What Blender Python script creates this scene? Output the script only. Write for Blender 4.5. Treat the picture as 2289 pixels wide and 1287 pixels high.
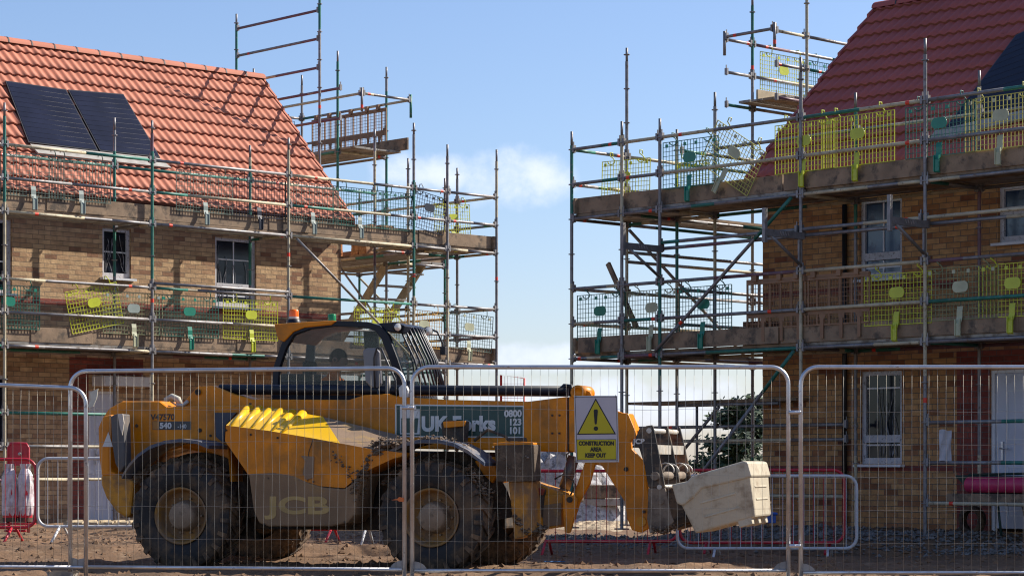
import bpy, bmesh, math, random
from math import sin, cos, pi, radians, sqrt, floor
from mathutils import Vector, Matrix
random.seed(7)
V = Vector
SC = bpy.context.scene
for o in list(bpy.data.objects): bpy.data.objects.remove(o)

# ---------------------------------------------------------------- camera, sky, sun, exposure
F, CX, HZ, EYE = 5240.0, 1144.5, 1043.0, 1.05        # lens in photo pixels, principal column, horizon row, eye height
cd = bpy.data.cameras.new('camera'); cam = bpy.data.objects.new('camera', cd); SC.collection.objects.link(cam)
cam.location = (0, 0, EYE); cam.rotation_euler = (pi/2, 0, 0)
cd.sensor_width = 36; cd.lens = 36*F/2289; cd.shift_y = (HZ-643.5)/2289; cd.clip_start = .1; cd.clip_end = 5000
SC.camera = cam
try: SC.cycles.filter_width = 1.15
except Exception: pass
# street grid: both houses stand square to it
AL = math.atan2(5556, 5240)
A = V((sin(AL), cos(AL), 0)); B = V((-cos(AL), sin(AL), 0)); Z = V((0, 0, 1))
S = (1.2*A - .46*B + 1.0*Z).normalized()              # direction towards the sun
ELEV = math.asin(S.z); AZ = math.atan2(S.x, S.y)
W = bpy.data.worlds.new('World'); SC.world = W; W.use_nodes = True
nt = W.node_tree; nt.nodes.clear()
def nd(nt, t, **k):
    n = nt.nodes.new(t)
    for a, b in k.items():
        if hasattr(n, a): setattr(n, a, b)
        else: n.inputs[a].default_value = b
    return n
def wm(op, a, b=None, c=None, nt=nt):
    n = nt.nodes.new('ShaderNodeMath'); n.operation = op
    for i, x in enumerate((a, b, c)):
        if x is None: continue
        if isinstance(x, (int, float)): n.inputs[i].default_value = x
        else: nt.links.new(x, n.inputs[i])
    return n.outputs[0]
out = nd(nt, 'ShaderNodeOutputWorld'); bg = nd(nt, 'ShaderNodeBackground'); bg.inputs[1].default_value = .095
sky = nd(nt, 'ShaderNodeTexSky'); sky.sky_type = 'NISHITA'; sky.sun_disc = False
sky.sun_elevation = ELEV; sky.sun_rotation = AZ; sky.altitude = 50; sky.air_density = 1.0; sky.dust_density = .6; sky.ozone_density = 2.0
tc = nd(nt, 'ShaderNodeTexCoord'); sp = nd(nt, 'ShaderNodeSeparateXYZ'); nt.links.new(tc.outputs['Generated'], sp.inputs[0])
yy = wm('MAXIMUM', sp.outputs[1], .05); cu = wm('DIVIDE', sp.outputs[0], yy); cv = wm('DIVIDE', sp.outputs[2], yy)
cmb = nd(nt, 'ShaderNodeCombineXYZ'); nt.links.new(cu, cmb.inputs[0]); nt.links.new(cv, cmb.inputs[1])
def blob(px, py, rx, ry):
    a = wm('DIVIDE', wm('SUBTRACT', cu, (px-CX)/F), rx/F); b = wm('DIVIDE', wm('SUBTRACT', cv, (HZ-py)/F), ry/F)
    return wm('SUBTRACT', 1.0, wm('ADD', wm('MULTIPLY', a, a), wm('MULTIPLY', b, b)))
nz = nd(nt, 'ShaderNodeTexNoise'); nz.inputs['Scale'].default_value = 46; nz.inputs['Detail'].default_value = 9; nz.inputs['Roughness'].default_value = .6
nt.links.new(cmb.outputs[0], nz.inputs['Vector'])
m = wm('MAXIMUM', blob(1150, 400, 150, 72), blob(960, 388, 150, 50))
m = wm('MAXIMUM', m, blob(1200, 800, 230, 40)); m = wm('MAXIMUM', m, blob(1350, 905, 500, 70))
m = wm('ADD', m, wm('MULTIPLY', wm('SUBTRACT', nz.outputs[0], .5), 3.0))
mr = nd(nt, 'ShaderNodeMapRange'); mr.interpolation_type = 'SMOOTHSTEP'; nt.links.new(m, mr.inputs[0])
mr.inputs[1].default_value = -.2; mr.inputs[2].default_value = 1.5; mr.inputs[4].default_value = .9
mx = nd(nt, 'ShaderNodeMix', data_type='RGBA'); nt.links.new(mr.outputs[0], mx.inputs[0])
tint = nd(nt, 'ShaderNodeMix', data_type='RGBA', blend_type='MULTIPLY'); tint.inputs[0].default_value = 1
nt.links.new(sky.outputs[0], tint.inputs[6]); tint.inputs[7].default_value = (.87, .90, 1.05, 1)
lo = nd(nt, 'ShaderNodeMapRange'); nt.links.new(cv, lo.inputs[0]); lo.inputs[1].default_value = .0; lo.inputs[2].default_value = .12
tm = nd(nt, 'ShaderNodeMix', data_type='RGBA'); nt.links.new(lo.outputs[0], tm.inputs[0]); tm.inputs[6].default_value = (.895, .885, 1.07, 1); tm.inputs[7].default_value = (.87, .90, 1.05, 1); nt.links.new(tm.outputs[2], tint.inputs[7])
nt.links.new(tint.outputs[2], mx.inputs[6]); mx.inputs[7].default_value = (6.5, 7.0, 8.3, 1)
nt.links.new(mx.outputs[2], bg.inputs[0]); nt.links.new(bg.outputs[0], out.inputs[0])
sl = bpy.data.lights.new('sun', 'SUN'); sl.energy = 5.0; sl.angle = radians(.5); sl.color = (1, .93, .82)
so = bpy.data.objects.new('sun', sl); SC.collection.objects.link(so); so.rotation_euler = (-S).to_track_quat('-Z', 'Y').to_euler()
SC.view_settings.view_transform = 'Standard'; SC.view_settings.look = 'None'; SC.view_settings.exposure = 0.66; SC.view_settings.gamma = 1

# ---------------------------------------------------------------- materials
MT = {}
def mat(name, col, rough=.6, metal=0., var=.15, vscale=3., col2=None, c2scale=6., c2lo=.5, c2hi=.6, bump=0., bscale=40., trans=0., emit=None, spec=.5, coat=0.):
    """paint/metal/wood with value variation and an optional second colour (dirt, rust) in noise patches"""
    if name in MT: return MT[name]
    m = bpy.data.materials.new(name); m.use_nodes = True; nt = m.node_tree; b = nt.nodes['Principled BSDF']
    b.inputs['Roughness'].default_value = rough; b.inputs['Metallic'].default_value = metal
    b.inputs['Specular IOR Level'].default_value = spec; b.inputs['Coat Weight'].default_value = coat
    co = nd(nt, 'ShaderNodeTexCoord').outputs['Object']
    n1 = nd(nt, 'ShaderNodeTexNoise'); n1.inputs['Scale'].default_value = vscale; n1.inputs['Detail'].default_value = 6; nt.links.new(co, n1.inputs['Vector'])
    r = nd(nt, 'ShaderNodeMapRange'); nt.links.new(n1.outputs[0], r.inputs[0])
    r.inputs[1].default_value = .3; r.inputs[2].default_value = .7; r.inputs[3].default_value = 1-var; r.inputs[4].default_value = 1+var
    x = nd(nt, 'ShaderNodeMix', data_type='RGBA', blend_type='MULTIPLY'); x.inputs[0].default_value = 1
    x.inputs[6].default_value = (*col, 1); nt.links.new(r.outputs[0], x.inputs[7]); c = x.outputs[2]
    if col2:
        n2 = nd(nt, 'ShaderNodeTexNoise'); n2.inputs['Scale'].default_value = c2scale; n2.inputs['Detail'].default_value = 8; n2.inputs['Roughness'].default_value = .65; nt.links.new(co, n2.inputs['Vector'])
        r2 = nd(nt, 'ShaderNodeMapRange'); nt.links.new(n2.outputs[0], r2.inputs[0]); r2.inputs[1].default_value = c2lo; r2.inputs[2].default_value = c2hi
        y = nd(nt, 'ShaderNodeMix', data_type='RGBA'); nt.links.new(r2.outputs[0], y.inputs[0]); nt.links.new(c, y.inputs[6]); y.inputs[7].default_value = (*col2, 1); c = y.outputs[2]
        rr = nd(nt, 'ShaderNodeMapRange'); nt.links.new(r2.outputs[0], rr.inputs[0]); rr.inputs[3].default_value = rough; rr.inputs[4].default_value = .9; nt.links.new(rr.outputs[0], b.inputs['Roughness'])
        if metal:
            rm = nd(nt, 'ShaderNodeMapRange'); nt.links.new(r2.outputs[0], rm.inputs[0]); rm.inputs[3].default_value = metal; rm.inputs[4].default_value = 0; nt.links.new(rm.outputs[0], b.inputs['Metallic'])
    nt.links.new(c, b.inputs['Base Color'])
    if bump:
        n3 = nd(nt, 'ShaderNodeTexNoise'); n3.inputs['Scale'].default_value = bscale; n3.inputs['Detail'].default_value = 5; nt.links.new(co, n3.inputs['Vector'])
        bm_ = nd(nt, 'ShaderNodeBump'); bm_.inputs['Strength'].default_value = 1; bm_.inputs['Distance'].default_value = bump
        nt.links.new(n3.outputs[0], bm_.inputs['Height']); nt.links.new(bm_.outputs[0], b.inputs['Normal'])
    if trans: b.inputs['Transmission Weight'].default_value = trans; b.inputs['IOR'].default_value = 1.45
    if emit: b.inputs['Emission Color'].default_value = (*emit[:3], 1); b.inputs['Emission Strength'].default_value = emit[3]
    MT[name] = m; return m
def glass(name, col, alpha, rough=.03):
    m = bpy.data.materials.new(name); m.use_nodes = True; nt = m.node_tree; b = nt.nodes['Principled BSDF']
    b.inputs['Base Color'].default_value = (*col, 1); b.inputs['Roughness'].default_value = rough; b.inputs['Alpha'].default_value = alpha; b.inputs['Specular IOR Level'].default_value = .7
    MT[name] = m; return m
MUD = (.11, .068, .038)
galv = mat('galvanised tube', (.235, .225, .225), .55, .55, .25, 9, (.16, .12, .09), 14, .56, .68)
galv_b = mat('bright galvanised frame', (.56, .56, .58), .38, .8, .15, 9, (.25, .22, .19), 18, .6, .72)
cream = mat('cream tube paint', (.47, .41, .28), .6, 0, .2, 9, (.22, .17, .11), 18, .54, .66)
green = mat('green tube paint', (.018, .15, .11), .5, 0, .25, 9, (.2, .2, .19), 18, .58, .68)
purple = mat('purple tube paint', (.16, .08, .10), .5, 0, .2, 9, (.2, .2, .19), 18, .58, .68)
redband = mat('red band paint', (.75, .05, .02), .5)
timber = mat('weathered board', (.25, .17, .105), .8, 0, .3, 4, (.10, .075, .055), 5, .5, .62, .002, 60)
timber_l = mat('pale timber', (.42, .33, .21), .75, 0, .25, 6, (.2, .14, .09), 5, .55, .68)
steelb = mat('steel walkway', (.27, .25, .22), .5, .4, .25, 5, (.14, .10, .07), 6, .5, .65)
def brickmat(name, stops, mortar, bw=.225, rh=.075):
    m = bpy.data.materials.new(name); m.use_nodes = True; nt = m.node_tree; b = nt.nodes['Principled BSDF']; b.inputs['Roughness'].default_value = .9
    uv = nd(nt, 'ShaderNodeTexCoord').outputs['UV']
    t = nd(nt, 'ShaderNodeTexBrick'); nt.links.new(uv, t.inputs['Vector'])
    for k, v in (('Scale', 1), ('Mortar Size', .0045), ('Mortar Smooth', .15), ('Bias', 0), ('Brick Width', bw), ('Row Height', rh)): t.inputs[k].default_value = v
    t.inputs['Color1'].default_value = (0, 0, 0, 1); t.inputs['Color2'].default_value = (1, 1, 1, 1); t.inputs['Mortar'].default_value = (0, 0, 0, 1); t.offset = .5
    cr = nd(nt, 'ShaderNodeValToRGB'); cr.color_ramp.interpolation = 'LINEAR'
    e = cr.color_ramp.elements
    while len(e) > 1: e.remove(e[0])
    e[0].position = stops[0][0]; e[0].color = (*stops[0][1], 1)
    for p, c in stops[1:]:
        q = e.new(p); q.color = (*c, 1)
    nt.links.new(t.outputs['Color'], cr.inputs[0])
    n = nd(nt, 'ShaderNodeTexNoise'); n.inputs['Scale'].default_value = 9; n.inputs['Detail'].default_value = 8; nt.links.new(uv, n.inputs['Vector'])
    r = nd(nt, 'ShaderNodeMapRange'); nt.links.new(n.outputs[0], r.inputs[0]); r.inputs[1].default_value = .3; r.inputs[2].default_value = .7; r.inputs[3].default_value = .78; r.inputs[4].default_value = 1.2
    x = nd(nt, 'ShaderNodeMix', data_type='RGBA', blend_type='MULTIPLY'); x.inputs[0].default_value = 1; nt.links.new(cr.outputs[0], x.inputs[6]); nt.links.new(r.outputs[0], x.inputs[7])
    y = nd(nt, 'ShaderNodeMix', data_type='RGBA'); nt.links.new(t.outputs['Fac'], y.inputs[0]); nt.links.new(x.outputs[2], y.inputs[6]); y.inputs[7].default_value = (*mortar, 1)
    nt.links.new(y.outputs[2], b.inputs['Base Color'])
    n2 = nd(nt, 'ShaderNodeTexNoise'); n2.inputs['Scale'].default_value = 28; n2.inputs['Detail'].default_value = 5; nt.links.new(uv, n2.inputs['Vector'])
    h = wm('SUBTRACT', wm('MULTIPLY', n2.outputs[0], .9, nt=nt), t.outputs['Fac'], nt=nt)
    bu = nd(nt, 'ShaderNodeBump'); bu.inputs['Distance'].default_value = .007; bu.inputs['Strength'].default_value = .9; nt.links.new(h, bu.inputs['Height']); nt.links.new(bu.outputs[0], b.inputs['Normal'])
    MT[name] = m; return m
buff = brickmat('buff brick', [(0, (.21, .10, .055)), (.2, (.36, .22, .12)), (.45, (.43, .275, .15)), (.75, (.50, .33, .18)), (1, (.33, .18, .10))], (.19, .145, .10))
buff_d = brickmat('brown brick', [(0, (.19, .065, .03)), (.25, (.40, .195, .075)), (.5, (.45, .235, .092)), (.8, (.50, .275, .115)), (1, (.30, .125, .055))], (.15, .12, .09))
redbr = brickmat('red brick', [(0, (.16, .035, .025)), (.5, (.22, .05, .035)), (1, (.28, .075, .05))], (.13, .10, .09))

# ---------------------------------------------------------------- mesh builder and object helpers
class MB:
    def __init__(s): s.v = []; s.f = []; s.m = []; s.sm = []; s.uv = {}; s.mats = []; s.cur = 0
    def mat(s, m):
        if m not in s.mats: s.mats.append(m)
        s.cur = s.mats.index(m); return s
    def add(s, vs, fs, smooth=False):
        o = len(s.v); s.v += [tuple(v) for v in vs]
        for f in fs: s.f.append([i+o for i in f]); s.m.append(s.cur); s.sm.append(smooth)
        return s
    def box(s, c, U, Vv, Wv, du, dv, dw):
        """centre c, unit axes, full sizes"""
        c = V(c); U = U*du/2; Vv = Vv*dv/2; Wv = Wv*dw/2
        vs = [c+i*U+j*Vv+k*Wv for k in (-1, 1) for j in (-1, 1) for i in (-1, 1)]
        return s.add(vs, [(0, 1, 3, 2), (4, 6, 7, 5), (0, 4, 5, 1), (2, 3, 7, 6), (0, 2, 6, 4), (1, 5, 7, 3)])
    def abox(s, x0, x1, y0, y1, z0, z1): return s.box(((x0+x1)/2, (y0+y1)/2, (z0+z1)/2), V((1, 0, 0)), V((0, 1, 0)), Z, x1-x0, y1-y0, z1-z0)
    def cyl(s, p0, p1, r0, r1=None, n=8, caps=True, smooth=True):
        p0 = V(p0); p1 = V(p1); r1 = r0 if r1 is None else r1; d = (p1-p0).normalized()
        x = d.orthogonal().normalized(); y = d.cross(x)
        vs = [p0+(x*cos(2*pi*i/n)+y*sin(2*pi*i/n))*r0 for i in range(n)]+[p1+(x*cos(2*pi*i/n)+y*sin(2*pi*i/n))*r1 for i in range(n)]
        s.add(vs, [(i, (i+1) % n, n+(i+1) % n, n+i) for i in range(n)], smooth)
        if caps: o = len(s.v)-2*n; s.f += [[o+i for i in range(n)][::-1], [o+n+i for i in range(n)]]; s.m += [s.cur]*2; s.sm += [False]*2
        return s
    def tube(s, pts, r, n=8, closed=False):
        pts = [V(p) for p in pts]; N = len(pts); vs = []; px = None
        for i, p in enumerate(pts):
            a = pts[(i-1) % N] if (closed or i) else p; b = pts[(i+1) % N] if (closed or i < N-1) else p
            d = (b-a).normalized()
            x = d.orthogonal().normalized() if px is None else (px-d*px.dot(d)).normalized()
            px = x; y = d.cross(x); vs += [p+(x*cos(2*pi*k/n)+y*sin(2*pi*k/n))*r for k in range(n)]
        fs = [(i*n+k, i*n+(k+1) % n, ((i+1) % N)*n+(k+1) % n, ((i+1) % N)*n+k) for i in range(N if closed else N-1) for k in range(n)]
        s.add(vs, fs, True)
        if not closed: o = len(s.v)-N*n; s.f += [[o+i for i in range(n)][::-1], [o+(N-1)*n+i for i in range(n)]]; s.m += [s.cur]*2; s.sm += [False]*2
        return s
    def prism(s, pts, off):
        """planar outline pts (3D), thickened by vector off"""
        n = len(pts); pts = [V(p) for p in pts]; off = V(off)
        return s.add(pts+[p+off for p in pts], [list(range(n))[::-1], list(range(n, 2*n))]+[(i, (i+1) % n, n+(i+1) % n, n+i) for i in range(n)])
    def lathe(s, c, axis, prof, n=32, smooth=True):
        """prof: (distance along axis, radius)"""
        c = V(c); axis = V(axis).normalized(); x = axis.orthogonal().normalized(); y = axis.cross(x); vs = []
        for d, r in prof: vs += [c+axis*d+(x*cos(2*pi*k/n)+y*sin(2*pi*k/n))*max(r, 1e-4) for k in range(n)]
        return s.add(vs, [(i*n+k, i*n+(k+1) % n, (i+1)*n+(k+1) % n, (i+1)*n+k) for i in range(len(prof)-1) for k in range(n)], smooth)
    def quad(s, a, b, c, d, uv=None):
        s.add([a, b, c, d], [(0, 1, 2, 3)])
        if uv: s.uv[len(s.f)-1] = uv
        return s
    def build(s, name, mt=None, parent=None, loc=None, bevel=0, flip=True):
        me = bpy.data.meshes.new(name); me.from_pydata(s.v, [], s.f)
        for m_ in (s.mats or [mt]): me.materials.append(m_)
        me.polygons.foreach_set('material_index', s.m if s.mats else [0]*len(s.f)); me.polygons.foreach_set('use_smooth', s.sm)
        if s.uv:
            l = me.uv_layers.new(name='UVMap')
            for fi, uv in s.uv.items():
                for k, li in enumerate(me.polygons[fi].loop_indices): l.data[li].uv = uv[k]
        elif flip and len(s.f) < 4000:
            bm = bmesh.new(); bm.from_mesh(me); bmesh.ops.recalc_face_normals(bm, faces=bm.faces); bm.to_mesh(me); bm.free()
        me.update(); o = bpy.data.objects.new(name, me); SC.collection.objects.link(o)
        if parent: o.parent = parent
        if loc is not None: o.location = loc
        if bevel:
            b = o.modifiers.new('bevel', 'BEVEL'); b.width = bevel; b.segments = 2; b.limit_method = 'ANGLE'; b.angle_limit = radians(35)
        return o
def tag(o, label=None, cat=None, group=None, kind=None):
    for k, v in (('label', label), ('category', cat), ('group', group), ('kind', kind)):
        if v: o[k] = v
    return o
def empty(name, loc, label, cat, group=None, rz=0):
    o = bpy.data.objects.new(name, None); SC.collection.objects.link(o); o.location = loc; o.rotation_euler = (0, 0, rz); o.empty_display_size = .2
    return tag(o, label, cat, group)
def copy_thing(o, parent=None):
    c = o.copy(); SC.collection.objects.link(c); c.parent = parent
    for ch in o.children: copy_thing(ch, c)
    return c
def text(body, size, mt, parent, loc, rot, name='lettering', bold=0., ext=.002, xs=1., align='LEFT'):
    cu = bpy.data.curves.new(name, 'FONT'); cu.body = body; cu.size = size; cu.offset = bold; cu.extrude = ext; cu.align_x = align; cu.space_line = .95
    t = bpy.data.objects.new(name, cu); SC.collection.objects.link(t)
    dg = bpy.context.evaluated_depsgraph_get(); me = bpy.data.meshes.new_from_object(t.evaluated_get(dg)); bpy.data.objects.remove(t)
    me.materials.clear(); me.materials.append(mt); o = bpy.data.objects.new(name, me); SC.collection.objects.link(o)
    o.parent = parent; o.location = loc; o.rotation_euler = rot; o.scale = (xs, 1, 1); return o
def ray(px, py): return V(((px-CX)/F, 1, (HZ-py)/F))
def at(px, py, Y): r = ray(px, py); return V((r.x*Y, Y, EYE+r.z*Y))
def online(O, U, px):
    """distance along the plan line O + u U that stands in photo column px"""
    k = (px-CX)/F; return (k*O.y-O.x)/(U.x-k*U.y)
def onplane(px, py, P0, N):
    r = ray(px, py); C = V((0, 0, EYE)); return C+r*((P0-C).dot(N)/r.dot(N))
# ---------------------------------------------------------------- ground
def sst(a, b, x): t = min(1, max(0, (x-a)/(b-a))); return t*t*(3-2*t)
from mathutils import noise
def gz(x, y):
    h = .15*sst(25.6, 27.2, y)*(1-sst(-2.5, .5, x)) + .2*sst(27.8, 29.2, y)*sst(1.5, 4, x)
    if y < 70:
        f = 1-sst(50, 70, y)
        rut = .055*noise.noise(V((x*.35, y*2.2, 3)))
        h += f*(rut + .028*noise.noise(V((x*1.3, y*1.3, 0))) + .026*noise.noise(V((x*4, y*4, 1))) + .022*abs(noise.noise(V((x*11, y*11, 2)))))
    return h
xs = [-900, -400, -200, -100, -60, -30, -18] + [-10+.05*i for i in range(401)] + [14, 18, 30, 60, 100, 200, 400, 900]
ys = [2, 8, 14, 18, 20] + [21+.055*i for i in range(220)] + [33.2+.25*i for i in range(70)] + [52, 58, 70, 100, 160, 300, 600, 1500, 3000]
vs = [(x, y, gz(x, y)) for y in ys for x in xs]; nx = len(xs)
g = MB(); g.v = vs; g.f = [[j*nx+i, j*nx+i+1, (j+1)*nx+i+1, (j+1)*nx+i] for j in range(len(ys)-1) for i in range(nx-1)]
g.m = [0]*len(g.f); g.sm = [True]*len(g.f)
soil = mat('churned soil', (.15, .084, .042), .95, 0, .45, 1.3, (.26, .175, .105), 7, .56, .7, .014, 22)
tag(g.build('ground', soil), kind='structure')
def rocks(name, pts, mt, label=None, cat=None, kind='stuff'):
    mb = MB(); ph = [V(p) for p in [(1, 0, 0), (-1, 0, 0), (0, 1, 0), (0, -1, 0), (0, 0, 1), (0, 0, -1)]]
    fs = [(0, 2, 4), (2, 1, 4), (1, 3, 4), (3, 0, 4), (2, 0, 5), (1, 2, 5), (3, 1, 5), (0, 3, 5)]
    for p, r in pts:
        q = [V((v.x*random.uniform(.6, 1.3), v.y*random.uniform(.6, 1.3), v.z*random.uniform(.4, .9)))*r for v in ph]
        e = Matrix.Rotation(random.uniform(0, 6.3), 3, 'Z'); mb.add([p+e@v for v in q], fs)
    return tag(mb.build(name, mt, flip=False), label, cat, None, kind)
pts = []
for i in range(9000):
    x = random.uniform(-7, 7.5); y = random.uniform(21.3, 33); pts.append((V((x, y, gz(x, y))), random.choice((.008, .01, .012, .014, .02, .03, .045))))
rocks('soil_clods', pts, mat('soil clod', (.165, .094, .05), .95, 0, .4, 2), 'brown clods of soil and small stones scattered over the bare ground', 'soil')
pts = []
for i in range(7000):
    u = random.uniform(-6, 9); v = random.gauss(-.15, .75); p = V((5.17, 29.1, 0))+B*u+A*v
    if p.y < 27.6: continue
    pts.append((V((p.x, p.y, gz(p.x, p.y)+.01)), random.uniform(.014, .045)))
rocks('gravel', pts, mat('grey gravel', (.15, .138, .125), .9, 0, .5, 7), 'grey stone gravel laid along the foot of the house on the right', 'gravel')

# ---------------------------------------------------------------- houses
def tiles(P, u0, u1, e, r, mt, name, parent, roll=.165, gauge=.33):
    """interlocking tiles between eave e=(v,z) and ridge r=(v,z): real rolls and stepped courses"""
    L = sqrt((r[0]-e[0])**2+(r[1]-e[1])**2); dv = (r[0]-e[0])/L; dz = (r[1]-e[1])/L; sg = 1 if dv > 0 else -1
    nc = int(L/gauge)+1; mb = MB(); du = roll/10; n = int((u1-u0)/du); cols = [u1-(u1-u0)*i/n for i in range(n+1)]; mb.mats = [mt, mat('tile riser with painted gap shade', (.22, .075, .048), .9)]  # second material: tile risers coloured darker to paint in the shade below each course
    def hgt(u):
        t = ((u1-u)/roll) % 1.
        t = t**1.2; return .026*(.5-.5*cos(2*pi*t))
    H = [hgt(u) for u in cols]
    def pt(u, d, h): return P(u, e[0]+dv*d-sg*abs(dz)*h, e[1]+dz*d+abs(dv)*h)
    for c in range(nc):
        d0 = c*gauge; d1 = min(L, d0+gauge); j = random.uniform(-.003, .003)
        rows = [[pt(u, d0, -.02) for u in cols], [pt(u, d0, .036+h+j) for u, h in zip(cols, H)], [pt(u, (d0+d1)/2, .018+h) for u, h in zip(cols, H)], [pt(u, d1+.01, .0+h) for u, h in zip(cols, H)]]
        vs = [p for rw in rows for p in rw]; k = n+1
        mb.add(vs, [(a*k+i, a*k+i+1, (a+1)*k+i+1, (a+1)*k+i) for a in range(3) for i in range(n)], True)
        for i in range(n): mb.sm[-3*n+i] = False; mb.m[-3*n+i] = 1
    return mb.build(name, mt, parent, flip=False)
def facade(P, u0, u1, z0, z1, v, holes, mt, name, parent, red=(), rev=.11, vin=1):
    us = sorted({u0, u1, *[h[0] for h in holes], *[h[1] for h in holes], *[r[0] for r in red], *[r[1] for r in red]}); us = [u for u in us if u0 <= u <= u1]
    zs = sorted({z0, z1, *[h[2] for h in holes], *[h[3] for h in holes], *[r[2] for r in red], *[r[3] for r in red]}); zs = [z for z in zs if z0 <= z <= z1]
    mb = MB()
    def q(a, b, c, d, ua, za, ub, zb): mb.quad(a, b, c, d, [(ua, za), (ub, za), (ub, zb), (ua, zb)])
    for i in range(len(us)-1):
        for j in range(len(zs)-1):
            a, b, c, d = us[i], us[i+1], zs[j], zs[j+1]; mu = (a+b)/2; mz = (c+d)/2
            if any(h[0] < mu < h[1] and h[2] < mz < h[3] for h in holes): continue
            mb.mat(redbr if any(r[0] < mu < r[1] and r[2] < mz < r[3] for r in red) else mt)
            q(P(a, v, c), P(b, v, c), P(b, v, d), P(a, v, d), a, c, b, d)
    mb.mat(mt)
    for a, b, c, d in holes:
        w = v+rev
        q(P(a, v, c), P(a, w, c), P(a, w, d), P(a, v, d), .0, c, rev, d); q(P(b, v, c), P(b, w, c), P(b, w, d), P(b, v, d), 0, c, rev, d)
        q(P(a, v, d), P(b, v, d), P(b, w, d), P(a, w, d), a, 0, b, rev); q(P(a, v, c), P(b, v, c), P(b, w, c), P(a, w, c), a, 0, b, rev)
    return mb.build(name, None, parent)
upvc = mat('white window frame', (.50, .49, .51), .45, 0, .1, 5, (.22, .21, .21), 30, .56, .62)
white = mat('white plastic trim', (.66, .66, .68), .4, 0, .08, 4)
pane_m = mat('dark window pane', (.012, .016, .026), .12, 0, .4, 2, spec=.3)
pane_b = mat('blue filmed window pane', (.03, .065, .13), .2, 0, .45, 2.2, (.07, .12, .18), 2.5, .55, .75, spec=.7)
film = mat('crumpled clear plastic sheet', (.30, .30, .32), .35, 0, .5, 6, (.12, .12, .14), 7, .40, .55)
def window(P, U, Vd, a, b, c, d, v, parent, split=None, mull=True, bars=None, pane=pane_m, sheet=False):
    w = v+.075; fr = MB(); t = .06
    def bx(ua, ub, za, zb, dep=.06, off=0): fr.box(P((ua+ub)/2, w+off, (za+zb)/2), U, Vd, Z, ub-ua, dep, zb-za)
    bx(a, a+t, c, d); bx(b-t, b, c, d); bx(a+t, b-t, c, c+t+.02); bx(a+t, b-t, d-t, d)
    secs = [(c, d)]
    if split: bx(a+t, b-t, split-.05, split+.05, .066); secs = [(c, split), (split, d)]
    f = fr.build('window', upvc, parent)
    g = MB()
    for (p, q) in secs: g.box(P((a+b)/2, w+.012, (p+q)/2), U, Vd, Z, b-a-2*t, .012, q-p-.1)
    g.build('pane', pane, f)
    gb = MB()
    for (p, q) in secs:
        if mull: gb.box(P((a+b)/2, w-.002, (p+q)/2), U, Vd, Z, .022, .012, q-p-.12)
        for k in (bars or [.5]): gb.box(P((a+b)/2, w-.003, p+(q-p)*k), U, Vd, Z, b-a-2*t, .011, .022)
    gb.build('glazing_bar', white, f)
    si = MB(); si.box(P((a+b)/2, v-.01, c-.025), U, Vd, Z, b-a+.1, .17, .035); si.build('sill', white, f)
    if sheet:
        s = MB(); n = 14
        for i in range(7):
            u0_ = random.uniform(a+t, b-t-.1); zt = random.uniform((c+d)/2, d-.1); ps = []; ln = random.uniform(-.015, .015)
            for k in range(n): ps.append(P(min(max(u0_+ln*k+.02*sin(k*.5+i)*random.uniform(.6, 1.2), a+t), b-t), w-.012, zt-(zt-c-.1)*k/(n-1)))
            s.tube(ps, .006, 4)
        s.build('plastic_sheet', film, f)
    return f
def roofmat(name, col, dk):
    return mat(name, col, .75, 0, .13, .8, dk, 14, .6, .75, .001, 90)
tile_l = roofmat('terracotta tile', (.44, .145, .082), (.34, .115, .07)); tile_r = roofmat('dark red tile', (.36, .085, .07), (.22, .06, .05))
pv = mat('solar cells', (.010, .012, .026), .3, 0, .3, 2, spec=.15); pvf = mat('black panel frame', (.012, .012, .015), .4)
lead = mat('grey flashing', (.30, .28, .25), .6, .1, .2, 9)
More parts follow.
